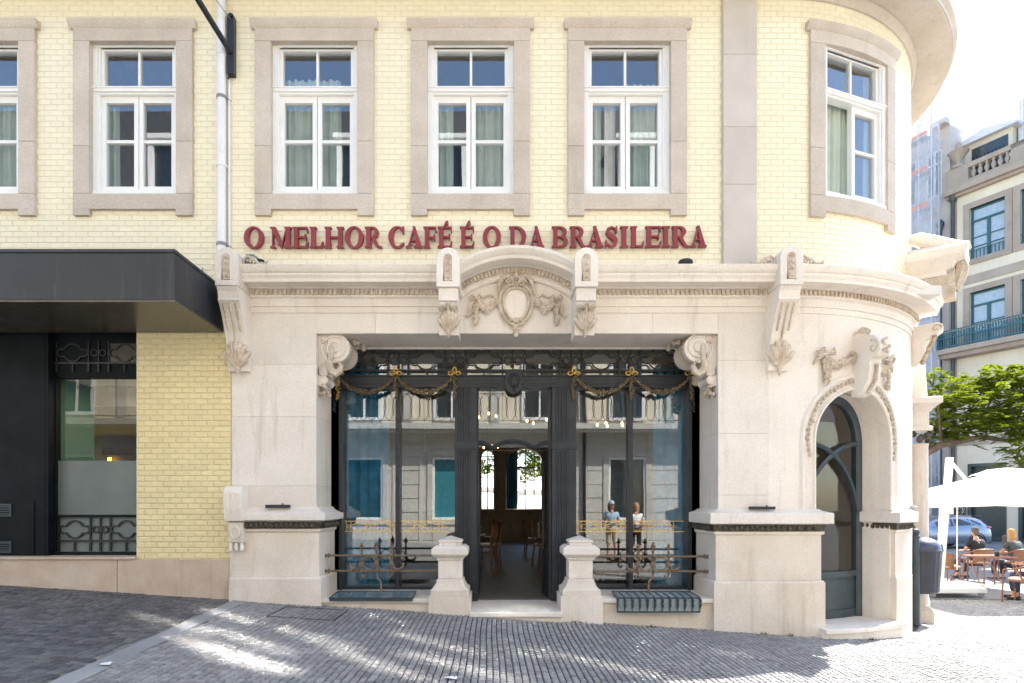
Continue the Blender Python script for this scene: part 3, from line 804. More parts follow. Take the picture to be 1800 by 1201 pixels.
# --- clasp on the left pier plinth
mb = MB(); mb.prism([(0,1.265),(.20,1.265),(.21,1.30),(.235,1.5),(.225,1.66),(.17,1.71),(0,1.715)], lambda o,z,d: F(d,o+.02,z), -3.43, -3.20)
mb.prism([(0,.985),(.10,.985),(.12,1.0),(.15,1.2),(.17,1.25),(0,1.262)], lambda o,z,d: F(d,o+.02,z), -3.405, -3.215)
cl = build('clasp', mb, M['lime'], B, bevel=.008)
for k in range(3):
    x = -3.385+.07*k; mb = MB(); mb.tube([F(x,.245,1.62),F(x,.255,1.50),F(x,.245,1.42-.05*(k%2))], [.022,.012,.01], 6); build('tassel', mb, M['lime'], cl)
    mb = MB(); mb.tube([F(x,.12,.985),F(x+.01,.13,.89)], [.022,.03], 4); build('clasp_foot', mb, M['lime'], cl)
mb = MB(); mb.tube([F(-3.31+.055*math.cos(t),.17,1.12+.075*math.sin(t)) for t in [.52*i for i in range(12)]], .011, 5, closed=True)
build('clasp_ring', mb, M['lime'], cl)
# --- sills and step
for a,b in ((-2.32,-.83),(1.36,2.90)):
    mb = MB(); mb.box(a+.0,b,-.03,.79,-.4,.205); s_ = build('sill_riser', mb, M['lime_base'], B)
    mb = MB(); mb.box(a,b,-.07,.79,.207,.26); build('sill_slab', mb, M['lime'], s_, bevel=.006)
mb = MB(); mb.box(-.32,.86,-.17,.8,-.3,.045); s_ = build('door_step', mb, M['lime_base'], B, bevel=.006)
mb = MB(); mb.box(-.32,.86,-.205,.8,.047,.108); build('step_slab', mb, M['lime'], s_, bevel=.008)
# --- arched side window on the curve
def arch_path(r, zb=-.12, n=24):
    return [(AS-r,zb)]+[(AS-r*math.cos(math.pi*i/n), AZ+r*math.sin(math.pi*i/n)) for i in range(n+1)]+[(AS+r,zb)]
mb = MB(); mb.sweepSZ([(0,-.1),(0,.035),(.015,.05),(.03,.05),(.045,.03),(.06,.025),(.15,.025),(.165,.05),(.19,.055),(.205,.045),(.22,.02),(.22,-.1)],
                     [p for p in arch_path(AR-.005,zr[0]-.02)]); av = build('archivolt', mb, M['lime'], B, 25)
mb = MB(); rg = random.Random(9)
for i in range(44):
    t = math.pi*(-.08+1.16*i/43); r = AR+.105
    x, z = AS-r*math.cos(t), AZ+r*math.sin(t)
    mb.ball(F(x,.045,z), (.022,.022,.03), 6, 4)
    if i % 2: mb.ball(F(x+rg.uniform(-.03,.03),.04,z+rg.uniform(-.03,.03)), .022, 5, 4)
build('leaf_trail', mb, M['lime_old'], av)
mb = MB(); path = [(AS+(AR)*1,-.12)]
for o0,o1,e in ((.0,-.20,0),(-.20,-.42,.02)):
    P = arch_path(AR+.001); 
    for i in range(len(P)-1):
        (a,za),(b,zb) = P[i],P[i+1]
        k = lambda s: AS+(s-AS)*(1-e/AR); 
        mb.add([F(k(a),o0,za-(e if 0<i else 0)),F(k(b),o0,zb-e),F(k(b),o1,zb-e),F(k(a),o1,za-(e if 0<i else 0))],[(0,1,2,3)])
build('arch_reveal', mb, M['lime'], B)
Ms = lambda s,o,z: F(s,o,z)
mb = MB(); mb.sweepSZ([(-.105,-.44),(-.105,-.37),(-.085,-.36),(-.06,-.34),(-.02,-.33),(.02,-.34),(.02,-.44)], arch_path(AR-.01))
mb.fbox(AL,ARr,-.43,-.36,.46,.54); mb.fbox(AL,ARr,-.43,-.38,-.12,.0)
aw = build('arched_window', mb, M['green_iron'], B, 30)
mb = MB(); mb.fbox(AL,ARr,-.43,-.40,0.0,.47); mb.fbox(AL+.1,ARr-.1,-.41,-.395,.05,.42); build('kick_panel', mb, M['green_iron'], aw)
for sx in (-1,1):
    r = AR*1.86; c_ = (AS-sx*(AR-.05), AZ+.02-r)
    P = [(c_[0]+sx*r*math.sin(t)*1.0, c_[1]+r*math.cos(t)) for t in [R_(80)*i/18 for i in range(19)]]
    P = [p for p in P if abs(p[0]-AS) < AR-.03]
    if sx < 0: P = P[::-1]
    mb = MB(); mb.sweepSZ([(-.032,-.42),(-.032,-.36+.004*sx),(0,-.345+.004*sx),(.032,-.36+.004*sx),(.032,-.42)], P); build('glazing_bar', mb, M['green_iron'], aw, 30)
mb = MB(); P = arch_path(AR-.06,.5); v = [F(s,-.40,z) for s,z in P]; v2 = [F(s,-.406,z) for s,z in P]
mb.loft([v,v2]); build('pane', mb, M['archglass'], aw, 0)
mb = MB(); mb.fbox(AL-.02,ARr+.02,-.5,.20,-.75,-.175); mb.fbox(AL-.0,ARr+.0,-.5,.24,-.175,-.115); build('side_step', mb, M['lime'], B, bevel=.006)
# keystone console and garlands over the arch
Lk = frame_at(AS); mb = MB()
pf = [(0,3.70),(.10,3.72),(.22,3.68),(.31,3.655),(.38,3.60),(.415,3.52),(.405,3.44),(.36,3.385),(.28,3.36),(.26,3.30),(.27,3.22),(.24,3.08),(.16,2.96),(.05,2.90),(0,2.90)]
mb.prism(pf, lambda o,z,d: Lk((d,o,z)), -.105, .105); ks = build('keystone_console', mb, M['lime'], B, 30, bevel=.006)
for sx in (-1,1):
    mb = MB(); mb.tube([Lk((sx*.105,.31+.085*(1-i/16)*math.cos(2-i*.5),3.50+.10*(1-i/16)*math.sin(2-i*.5))) for i in range(16)], .012, 5); build('side_volute', mb, M['lime_old'], ks)
mb = MB()
for k in range(12): mb.ball(Lk((0,.285-.02*max(0,k-6)-.002*k,3.28-.03*k)), (.03,.03,.02), 6, 4)
build('husk_row', mb, M['lime_old'], ks, kind='stuff')
mb = MB()
for k in range(8): mb.ball(Lk((rg.uniform(-.06,.06),.42,3.42+.025*k)), .022, 5, 4)
build('scale_row', mb, M['lime_old'], ks, kind='stuff')
mb = MB(); mb.tube([Lk((0,.05,3.70)),Lk((0,.12,3.76)),Lk((0,.18,3.74))], [.08,.07,.03], 6); build('crest', mb, M['lime_old'], ks)
for sx in (-1,1):
    mb = MB(); rg = random.Random(11+sx); Lg = lambda x,y,o: Lk((sx*x,.02+o-(0.13*x*x if False else x*x*.158),y))
    roses(mb, Lg, [(.14+.035*i,3.42-.05*math.sin(i/12*3.1)-.008*i,.05) for i in range(11)], .016,.034, rg, 5, .055)
    roses(mb, Lg, [(.55,3.38-.034*i,.06-.004*i) for i in range(10)], .015,.032, rg, 5, .055)
    mb.tube([Lg(.55,3.44,.05),Lg(.62,3.50,.08),Lg(.70,3.47,.06),Lg(.66,3.41,.05),Lg(.55,3.44,.05)], .022, 6)
    mb.tube([Lg(.55,3.44,.05),Lg(.48,3.50,.08),Lg(.44,3.44,.06),Lg(.55,3.44,.05)], .02, 6)
    mb.tube([Lg(.58,3.42,.03),Lg(.68,3.36,.03),Lg(.72,3.30,.02)], [.025,.025,.01], 5)
    build('flower_swag', mb, M['lime_old'], ks)
# --- corner portal: pilaster, column, broken pediment end
Lp = frame_at(arc(67)); mb = MB()
def ring(h,d,z): d *= .80; return [Lp((-h,0,z)),Lp((h,0,z)),Lp((h,d,z)),Lp((-h,d,z))]
mb.loft([ring(.22,.42,-.75),ring(.22,.42,-.22),ring(.20,.40,-.19),ring(.18,.36,-.14),ring(.16,.34,-.12)])
port = build('portal_pilaster', mb, M['lime_base'], B, bevel=.005)
c = Lp((0,.165,0)); mb = MB(); mb.lathe([(.155,-.12),(.15,-.05),(.14,0),(.14,.4),(.132,2.4),(.142,2.44)], (c.x,c.y,0), 20); build('column_shaft', mb, M['lime_base'], port)
mb = MB()
for k in range(26):
    a = k*.7; mb.ball((c.x+.16*math.cos(a),c.y+.16*math.sin(a),2.50+.06*(k%3)), (.055,.055,.06), 6, 4)
build('leaf_capital', mb, M['frieze'], port)
mb = MB(); mb.loft([ring(.19,.40,2.64),ring(.19,.40,2.70),ring(.15,.35,2.72),ring(.15,.35,2.93),ring(.17,.38,2.95),ring(.22,.46,3.02),ring(.28,.54,3.06),ring(.28,.54,3.15),ring(.2,.4,3.17)]); build('portal_entablature', mb, M['lime'], port, bevel=.004)
mb = MB(); mb.loft([ring(.15,.30,3.17),ring(.14,.28,3.5),ring(.12,.25,3.95),ring(.08,.2,4.08)])
for k in range(4): mb.tube([Lp((-.10+.066*k,.245,3.2)),Lp((-.085+.057*k,.205,3.95))], .022, 6)
build('fluted_strip', mb, M['lime'], port)
mb = MB(); mb.tube([Lp((0,.12,3.95)),Lp((0,.18,4.06)),Lp((0,.26,4.10)),Lp((0,.34,4.13)),Lp((0,.40,4.10))], [.08,.10,.09,.06,.02], 7)
for k in range(9): mb.ball(Lp((random.uniform(-.08,.08),.2+random.uniform(-.05,.08),3.96+random.uniform(-.15,.1))), .045, 6, 4)
build('eagle_head', mb, M['lime_old'], port)
# scroll bracket at the end of the cornice
Lb = frame_at(arc(53)); mb = MB()
pf = [(0,4.12),(.34,4.14),(.40,4.10),(.40,4.03),(.34,3.98),(.26,3.97),(.20,3.90),(.18,3.74),(.14,3.62),(.08,3.56),(0,3.55)]
mb.prism(pf, lambda o,z,d: Lb((d,o,z)), -.11, .11)
sb = build('end_bracket', mb, M['lime'], B, 30, bevel=.006)
mb = MB()
for k in range(9): mb.ball(Lb((random.uniform(-.05,.05),.30-.018*k,3.95-.045*k)), .04, 6, 4)
build('leaf_drop', mb, M['lime_old'], sb, kind='stuff'); mb = MB()
mb.tube([Lb((-.115,.32+.07*(1-i/12)*math.cos(i*.55),4.05+.07*(1-i/12)*math.sin(i*.55))) for i in range(12)], .012, 5)
build('side_volute', mb, M['lime_old'], sb)
Lq = frame_at(arc(51)); mb = MB()
def rq(h,d,z): return [Lq((-h,-.05,z)),Lq((h,-.05,z)),Lq((h,d,z)),Lq((-h,d,z))]
mb.loft([rq(.22,.45,4.74),rq(.22,.45,4.80),rq(.26,.52,4.84),rq(.30,.56,4.92),rq(.36,.66,4.97),rq(.38,.70,5.04),rq(.38,.70,5.08),rq(.26,.54,5.12),rq(.14,.46,5.2),rq(.06,.40,5.24)])
pe = build('pediment_end', mb, M['lime'], B, 30, bevel=.005)
mb = MB(); mb.tube([Lq((0,-.02,5.42)),Lq((0,.10,5.40)),Lq((0,.26,5.30)),Lq((0,.44,5.20)),Lq((0,.62,5.14)),Lq((0,.72,5.17))], [.06,.10,.12,.12,.10,.05], 10); build('swan_neck', mb, M['lime'], pe, 60)
mb = MB(); mb.loft([[Lq((x,y,z)) for x,y in ((-.2,0),(.2,0),(.2,.55),(-.2,.55))] for z in (4.45,4.74)])
mb.tube([Lq((0,.60,4.98)),Lq((0,.63,4.86)),Lq((0,.60,4.72)),Lq((0,.54,4.55))], [.05,.09,.08,.06], 7)
for k in range(8): mb.ball(Lq((random.uniform(-.06,.06),.63,4.92-.035*k)), .04, 6, 4)
build('pediment_corbel', mb, M['lime_old'], pe)
# --- back and side walls that close the house
mb = MB(); mb.box(-12.2,-12,0,14.2,-.3,8.3); build('party_wall', mb, M['grout'], B)

# ================================================================== WALL LETTERING
def ell(cx,cy,rx,ry,a0,a1,n=18): return [(cx+rx*math.cos(R_(a0+(a1-a0)*i/n)), cy+ry*math.sin(R_(a0+(a1-a0)*i/n))) for i in range(n+1)]
def stemP(x0,x1,l=.07,r=.07,top=True,bot=True):
    P = [(x0-l,0),(x1+r,0),(x1+r,.05),(x1+.01,.085),(x1,.12)] if bot else [(x0,0),(x1,0)]
    P += [(x1,.88),(x1+.01,.915),(x1+r,.95),(x1+r,1),(x0-l,1),(x0-l,.95),(x0-.01,.915),(x0,.88)] if top else [(x1,1),(x0,1)]
    if bot: P += [(x0,.12),(x0-.01,.085),(x0-l,.05)]
    return P
def ringP(o, i): return [('ring', o, i)]
def glyph(ch, w):
    S = .205; G = []
    if ch == 'O':
        G.append(('ring', ell(w/2,.5,w/2,.53,0,360,36)[:-1], ell(w/2,.5,w/2-.225,.455,0,360,36)[:-1]))
    elif ch == 'I': G.append(stemP(w/2-S/2,w/2+S/2,(w-S)/2,(w-S)/2))
    elif ch in 'ELF\u00c9':
        G.append(stemP(.075,.075+S,.075,.06))
        x = .075+S-.02
        if ch != 'L': G.append([(x,.925),(w-.12,.925),(w-.07,.74),(w-.02,.74),(w-.02,1),(x,1)])
        if ch != 'F': G.append([(x,0),(w-.03,0),(w,.29),(w-.05,.29),(w-.13,.075),(x,.075)])
        if ch in 'E\u00c9': G.append([(x,.47),(w-.20,.47),(w-.15,.36),(w-.10,.36),(w-.10,.66),(w-.15,.66),(w-.20,.55),(x,.55)])
        if ch == 'F': G.append([(x,.44),(w-.18,.44),(w-.13,.33),(w-.08,.33),(w-.08,.63),(w-.13,.63),(w-.18,.52),(x,.52)])
        if ch == '\u00c9': G.append([(w*.42,1.06),(w*.47,1.04),(w*.68,1.13),(w*.74,1.20),(w*.72,1.27),(w*.64,1.29),(w*.56,1.25)])
    elif ch == 'H':
        G += [stemP(.07,.07+S), stemP(w-.07-S,w-.07), [(.07+S-.01,.46),(w-.07-S+.01,.46),(w-.07-S+.01,.54),(.07+S-.01,.54)]]
    elif ch == 'D':
        G.append(stemP(.075,.075+S,.075,0)); x = .075+S-.01
        G.append([(x,0)]+ell(w*.47,.5,w*.53,.5,-90,90,20)+[(x,1),(x,.925)]+ell(w*.42,.5,w*.58-.225,.425,90,-90,20)+[(x,.075)])
    elif ch in 'RB':
        G.append(stemP(.075,.075+S,.075,.06 if ch == 'R' else 0)); x = .075+S-.01; k = w*.80 if ch == 'R' else w*.93
        G.append([(x,.47)]+ell(k*.55,.735,k*.45,.265,-90,90,14)+[(x,1),(x,.93)]+ell(k*.52,.735,k*.48-.19,.195,90,-90,14)+[(x,.54)])
        if ch == 'B': G.append([(x,0)]+ell(w*.53,.27,w*.47,.27,-90,90,14)+[(x,.54),(x,.472)]+ell(w*.48,.27,w*.52-.21,.20,90,-90,14)+[(x,.07)])
        else: G.append([(x+.02,.50),(x+.22,.50),(w-.16,.10),(w-.06,.05),(w,.045),(w,-.01),(w-.12,-.02),(w-.27,.04)])
    elif ch == 'C':
        G.append(ell(w*.55,.5,w*.55,.53,42,322,30)+[(w*.97,.24)]+ell(w*.58,.5,w*.58-.235,.455,315,48,30))
        G.append([(w-.10,.67),(w-.03,.67),(w-.02,1.02),(w-.08,1.02),(w*.80,.93)])
    elif ch == 'S':
        c = [(w*.86,.76),(w*.74,.90),(w*.50,.965),(w*.25,.87),(w*.20,.72),(w*.36,.59),(w*.62,.47),(w*.80,.33),(w*.76,.14),(w*.52,.03),(w*.26,.09),(w*.10,.24)]
        t = [.03,.05,.075,.12,.15,.19,.20,.17,.13,.08,.055,.03]; Lh = []; Rh = []
        for i,p in enumerate(c):
            a,b = c[max(0,i-1)],c[min(len(c)-1,i+1)]; d = Vector((b[0]-a[0],b[1]-a[1])).normalized(); n_ = Vector((-d.y,d.x))*t[i]*.6
            Lh.append((p[0]+n_.x,p[1]+n_.y)); Rh.append((p[0]-n_.x,p[1]-n_.y))
        G.append(Lh+Rh[::-1]); G.append([(w*.80,.68),(w*.88,.68),(w*.90,1.02),(w*.83,1.02),(w*.72,.90)]); G.append([(w*.05,-.02),(w*.12,-.02),(w*.24,.10),(w*.14,.33),(w*.05,.33)])
    elif ch == 'A':
        G += [[(.10,.03),(.17,.03),(w*.52,.86),(w*.46,.99)], [(w*.40,1.02),(w*.56,1.02),(w-.06,.04),(w-.31,.04)], [(w*.27,.30),(w*.70,.30),(w*.68,.37),(w*.29,.37)],
              [(0,0),(.30,0),(.30,.05),(.19,.09),(.10,.09),(0,.05)], [(w-.42,0),(w,0),(w,.05),(w-.09,.10),(w-.31,.10),(w-.42,.05)]]
    elif ch == 'M':
        G += [[(.09,.03),(.16,.03),(.16,.96),(.09,.96)], [(0,0),(.26,0),(.26,.05),(.17,.09),(.08,.09),(0,.05)], [(0,1),(.0,.95),(.09,.9),(.09,.8),(w*.50,-.01),(w*.54,-.01),(w*.58,.12),(.27,1)],
              [(w*.50,0),(w*.545,-.01),(w-.25,.83),(w-.25,1)], stemP(w-.07-S,w-.07,.07,.07)]
    return G
LET = [('O',428.6,462.7),('M',474.8,512),('E',513.8,541.3),('L',544,568),('H',570,604),('O',606,638.6),('R',641,671.5),('C',682.5,711),('A',713,743),('F',744,767.6),('\u00c9',769,795),('\u00c9',808,834),
       ('O',848.6,880.6),('D',894.5,924.8),('A',928.4,957),('B',970,998.6),('R',1001.5,1032),('A',1031,1061),('S',1063,1087.5),('I',1090,1104.7),('L',1108,1132),('E',1134.6,1162.5),('I',1163.7,1178.2),('R',1181,1212.5),('A',1213.5,1242.5)]
sign = thing('wall_lettering', 'oxblood letters reading O MELHOR CAFÉ É O DA BRASILEIRA on yellow tiles', 'lettering', (0,0,4.79))
CH = .265
for i,(ch,p0,p1) in enumerate(LET):
    x0, x1 = wx(p0,-.08), wx(p1,-.08); w = (x1-x0)/CH; zb = 4.79+.012*(i/24)
    mb = MB()
    for k,g in enumerate(glyph(ch,w)):
        fn = lambda x,y,d: (x0+x*CH, -d, zb+y*CH)
        if g[0] == 'ring':
            o_,i_ = g[1],g[2]; n = len(o_); v = []; f = []
            for d in (.03,.085):
                v += [fn(x,y,d) for x,y in o_]+[fn(x,y,d) for x,y in i_]
            for q in range(n):
                r = (q+1)%n; f += [(q,r,n+r,n+q),(2*n+q,3*n+q,3*n+r,2*n+r),(q,2*n+q,2*n+r,r),(n+q,n+r,3*n+r,3*n+q)]
            mb.add(v,f)
        else: mb.prism(g, fn, .03, .085+.0006*k)
    mb.box(x0+.3*(x1-x0),x0+.3*(x1-x0)+.012,-.032,0,zb+.05,zb+.06)
    build('letter', mb, M['red'], sign, 30)

# ================================================================== SHOPFRONT JOINERY
SY = .786
X = lambda px: wx(px,SY)
Z = lambda py: wz(py,SY)
SF = thing('cafe_shopfront', 'dark grey shopfront with fretwork transom, gilt garlands and an open central door', 'shopfront', (0,SY,.13))
def quatre(cx,cz,L,h,r,n=9):
    a = math.asin(h/r); P = []
    P += [(cx+L-h+h*math.cos(t),cz+h*math.sin(t)) for t in [R_(-90+180*i/8) for i in range(9)]]
    P += [(cx+r*math.cos(t),cz+r*math.sin(t)) for t in [a+(math.pi-2*a)*i/n for i in range(n+1)]]
    P += [(cx-L+h+h*math.cos(t),cz+h*math.sin(t)) for t in [R_(90+180*i/8) for i in range(9)]]
    P += [(cx+r*math.cos(t),cz+r*math.sin(t)) for t in [math.pi+a+(math.pi-2*a)*i/n for i in range(n+1)]]
    return P
def lattice(mb, cs, xl, xr, zt, zm, zb, zc, k, y, th, lower=True, fl=1):
    pt = lambda P: [(x,y,z) for x,z in P]
    for c in cs: mb.tube(pt(quatre(c,zc,.252*k,.059*k,.146*k)), th, 4, closed=True)
    bars = sorted([c+s*.265*k for c in cs for s in (-1,1)])
    mids = [(a+b)/2 for a,b in zip(cs,cs[1:])]+[cs[0]-.41*k,cs[-1]+.41*k]
    for m_ in mids:
        if xl < m_ < xr:
            bars.append(m_)
            for s in (-1,1):
                if xl+.03*k < m_+s*.072*k < xr-.03*k: mb.tube([(m_+s*.072*k+.053*k*math.cos(t),y,zc+.053*k*math.sin(t)) for t in [6.2832*i/14 for i in range(14)]], th*.9, 4, closed=True)
    for b in bars:
        if xl < b < xr: mb.box(b-th*.7,b+th*.7,y-th*.7,y+th*.7,zm if lower else zb,zt)
    if lower:
        mb.box(xl,xr,y-th,y+th,zm-th,zm+th)
        for c in cs: mb.box(c-th*.7,c+th*.7,y-th*.6,y+th*.6,zb,zm)
        for b in bars:
            if xl < b < xr: mb.box(b-th*.9,b+th*.9,y-th*.7,y+th*.7,zb,zm)
QC = [X(p) for p in (648.5,749.5,850.6,953.5,1057,1158)]
mb = MB(); mb.box(X(583),X(1228),.72,.90,Z(681),Z(662)); mb.box(X(583),X(1228),.70,.90,Z(664),Z(661)); mb.box(X(583),X(1228),.69,.90,Z(683),Z(680.5)); mb.box(X(583),X(1228),.74,.90,Z(612.5),Z(606))
fr = build('transom_beam', mb, M['iron'], SF, bevel=.004)
mb = MB(); lattice(mb, QC, X(584), X(1227), Z(612), Z(651), Z(661), Z(631.5), 1, .80, .0135); build('fretwork', mb, M['iron'], SF, 30)
for a,b in zip([584]+[699,799.5,902,1005.5,1107.5],[699,799.5,902,1005.5,1107.5,1227]):
    mb = MB(); mb.box(X(a),X(b),.862,.868,Z(661.5),Z(612)); build('transom_pane', mb, M['shopglass'], SF, 0)
mb = MB()
for c in QC:
    for za,zb_ in ((Z(670.5),Z(669)),(Z(676),Z(674.5))): mb.box(c-.24,c+.24,.712,.73,zb_,za)
    for s in (-1,1): mb.box(c+s*.24-.006,c+s*.24+.006,.712,.73,Z(676),Z(669))
build('panel_bead', mb, M['iron'], fr)
mb = MB(); sh = [(X(888),Z(654)),(X(888),Z(680))]+[(X(903)+.122*math.cos(t),Z(680)+.122*math.sin(t)*.95) for t in [R_(180+180*i/12) for i in range(1,12)]]+[(X(918),Z(680)),(X(918),Z(654))]
mb.prism(sh, lambda x,z,d: (x,.74-d,z), 0, .08); md = build('shield', mb, M['iron'], SF, bevel=.005)
mb = MB(); cz_ = Z(672)
mb.tube([(X(903)+.05*math.cos(t),.652,cz_+.072*math.sin(t)) for t in [.449*i for i in range(14)]], .011, 5, closed=True)
for k in range(16):
    t = k*.39; mb.ball((X(903)+.078*math.cos(t),.655,cz_+.098*math.sin(t)), .014, 5, 4)
for k in range(3): mb.ball((X(903),.655,cz_-.10-.022*k), .018-.003*k, 5, 4)
build('oval_relief', mb, M['iron'], md)
# posts, mullions, bottom rails
for a,b,lab in ((583,603,None),(1206,1228,None)):
    mb = MB(); mb.box(X(a),X(b),.70,.92,.262,Z(682)); po = build('frame_post', mb, M['iron'], SF, bevel=.006)
    mb = MB(); xm = X((a+b)/2-2)
    for k in range(14): mb.ball((xm+random.uniform(-.02,.02),.695,Z(690)-.022*k), (.02,.012,.016), 5, 4)
    build('post_relief', mb, M['black'], po)
for a,b in ((695.5,703),(1104.5,1112)):
    mb = MB(); mb.box(X(a),X(b),.76,.92,.262,Z(682)); build('mullion', mb, M['iron'], SF, bevel=.006)
for a,b in ((603,800),(1011,1206)):
    mb = MB(); mb.box(X(a),X(b),.79,.92,.262,.30); build('bottom_rail', mb, M['iron'], SF)
for a,b in ((602,696),(702.5,801),(1010,1105),(1111.5,1207)):
    mb = MB(); mb.box(X(a),X(b),.86,.866,.28,Z(681)); build('window_pane', mb, M['shopglass'], SF, 0)
for a,b in ((800,838.6),(969,1011.5)):
    mb = MB(); mb.box(X(a),X(b),.70,.93,.11,Z(681.5)); mb.box(X(a)-.01,X(b)+.01,.69,.93,Z(791),Z(779)); mb.box(X(a)-.012,X(b)+.012,.68,.93,.11,.24)
    pi_ = build('shop_pilaster', mb, M['iron'], SF, bevel=.005)
    x0 = X(a)+.065 if a < 900 else X(a)+.075
    for z0,z1 in ((Z(776),Z(684)),(.27,Z(794))):
        for k in range(5):
            mb = MB(); mb.tube([(x0+.036*k,.70,z0),(x0+.036*k,.70,z1)], .0145, 8); build('flute_rib', mb, M['iron'], pi_, 60)
# door: glazed overlight, lobed rail, two leaves folded in
mb = MB(); mb.box(X(838.6),X(841),.76,.90,.13,Z(681)); mb.box(X(964.5),X(969),.76,.90,.13,Z(681))
df = build('door_frame', mb, M['iron'], SF, bevel=.004)
P = [(X(a),Z(b)) for a,b in ((838,778),(846,778),(853,780),(860,784),(866,786.5),(872,783.5),(880,779.5),(890,777),(902,776),(914,777),(924,779.5),(932,783.5),(938,786.5),(944,784),(951,780),(958,778),(967,778))]
mb = MB(); mb.sweepSZ([(-.03,-.05),(-.03,.05),(0,.065),(.03,.05),(.03,-.05)], P, lambda s,o,z: Vector((s,.83-o,z))); build('lobed_rail', mb, M['iron'], df, 30)
mb = MB(); mb.box(X(841),X(964.5),.855,.861,Z(786),Z(681)); build('overlight_pane', mb, M['shopglass'], df, 0)
mb = MB(); mb.tube([(X(841),.95,Z(790)),(X(965),.95,Z(790))], .008, 6); build('curtain_rod', mb, M['bronze'], SF)
for hx,sg in ((X(964)+.02,1),(X(841)-.02,-1)):
    mb = MB(); T = lambda v,hx=hx,sg=sg: (hx+sg*(v[1])-sg*v[0]*(.10 if sg > 0 else .02), .93+v[0]*.99, v[2])
    mb.T = T
    rectframe(mb,0,.52,.13,Z(791),.07,-.02,.02,.12); mb.box(.06,.46,-.012,.012,.24,.75); mb.box(.06,.46,-.018,.018,.75,.80)
    lf = build('door_leaf', mb, M['iron'], SF, bevel=.003)
    mb = MB(T); mb.box(.07,.45,-.003,.003,.80,Z(800)); build('door_pane', mb, M['shopglass'], lf, 0)
    mb = MB(T); mb.tube([(.47,-.03*sg,1.0),(.47,-.07*sg,1.0),(.47,-.07*sg,1.2),(.47,-.03*sg,1.2)], .011, 6); build('door_handle', mb, M['bronze'], lf)
# gilt bows, drops and garlands
Lg = lambda px: (lambda x,y,o: Vector((X(px)+x, .685-o, Z(660)+y)))
for px in (597,698,800,1007,1107,1210):
    mb = MB(); L = Lg(px)
    for ax,ay in ((-1,0.05),(1,.05),(0,1)):
        pts = []
        for i in range(9):
            t = R_(-60+300*i/8+0); r = .034
            cx_,cy_ = ax*.052,ay*.052 if ay > .5 else ay*.05
            th0 = math.atan2(-ay,-ax)
            pts.append(L(cx_+r*math.cos(th0+math.pi*2*i/8)*(1.0 if ax else .8), cy_+r*math.sin(th0+math.pi*2*i/8)*(.75 if ax else 1.1), .03))
        mb.tube(pts, .0115, 5)
    mb.ball(L(0,0,.035), .024, 7, 5)
    bo = build('gilt_bow', mb, M['gold'], SF, 50)
    mb = MB(); rg = random.Random(int(px))
    for i in range(20):
        w = .012+.020*math.sin(i/19*math.pi*.95+.1)
        for q in range(2): mb.ball(L(rg.uniform(-w,w),-.05-i*.0165,.02+rg.uniform(0,.02)), rg.uniform(.010,.017), 5, 4)
    build('gilt_drop', mb, M['gilt_old'] if px not in (597,) else M['gold'], bo)
for a,b in ((597,698),(698,800),(1007,1107),(1107,1210)):
    mb = MB(); rg = random.Random(a); xa,xb = X(a)+.03,X(b)-.03
    for i in range(60):
        t = i/59; x = xa+(xb-xa)*t; z = Z(664)-.235*math.sin(math.pi*t)**.62; w = .010+.024*math.sin(math.pi*t)+(.012 if .42 < t < .58 else 0)
        for q in range(4):
            al = rg.uniform(0,6.28); rr = rg.uniform(.3,1)*w; mb.ball((x+rr*math.cos(al),.665-rg.uniform(0,.03),z+rr*math.sin(al)), rg.uniform(.010,.018), 5, 4)
    build('garland', mb, M['gilt_old'], SF, 50)
# gold leaf border printed on the two windows
for a,b in ((604,795),(1012,1205)):
    mb = MB(); k = .425; cs = []; x = X(a)+.20
    while x < X(b)-.05: cs.append(x); x += .348
    zt_,zb_ = wz(916.5,.85),wz(934.5,.85)
    lattice(mb, cs, X(a), X(b), zt_, 0, zb_, (zt_+zb_)/2, k, .8555, .0042, False)
    mb.box(X(a),X(b),.853,.858,zt_-.004,zt_+.006); mb.box(X(a),X(b),.853,.858,zb_-.006,zb_+.004)
    build('gold_border', mb, M['gold_line'], SF)

# ================================================================== PEDESTALS
def pedestal(cx, lab):
    t = thing('stone_pedestal', lab, 'pedestal', (cx,.15,gz(cx)), 'limestone pedestals beside the cafe door')
    def sq(L): 
        mb = MB(); mb.loft([[(cx-h,.15-h,z),(cx+h,.15-h,z),(cx+h,.15+h,z),(cx-h,.15+h,z)] for h,z in L]); return mb
    build('base_block', sq([(.27,-.35),(.27,.298)]), M['lime_base'], t, bevel=.006)
    build('base_slope', sq([(.245,.30),(.245,.37),(.235,.385),(.21,.40),(.175,.47),(.175,.495),(.158,.51)]), M['lime_base'], t, bevel=.004)
    build('die', sq([(.155,.512),(.155,.75)]), M['lime'], t, bevel=.004)
    mb = sq([(.165,.752),(.175,.765),(.18,.785),(.205,.80),(.235,.83),(.235,.905),(.21,.925),(.185,.945)])
    build('cap', mb, M['lime'], t, bevel=.004)
    build('pyramid_top', sq([(.145,.946),(.14,.975),(.155,.985),(.16,.995),(.155,1.01),(.01,1.065)]), M['lime'], t, bevel=.004)
    mb = MB(); mb.prism([(cx-.06,.515),(cx+.06,.515),(cx,.56)], lambda x,z,d: (x,.15-.155-d,z), -.01, .012); build('die_point', mb, M['lime'], t)
pedestal(-.584, 'limestone pedestal with pyramid top left of the cafe door')
pedestal(1.117, 'limestone pedestal with pyramid top right of the cafe door')

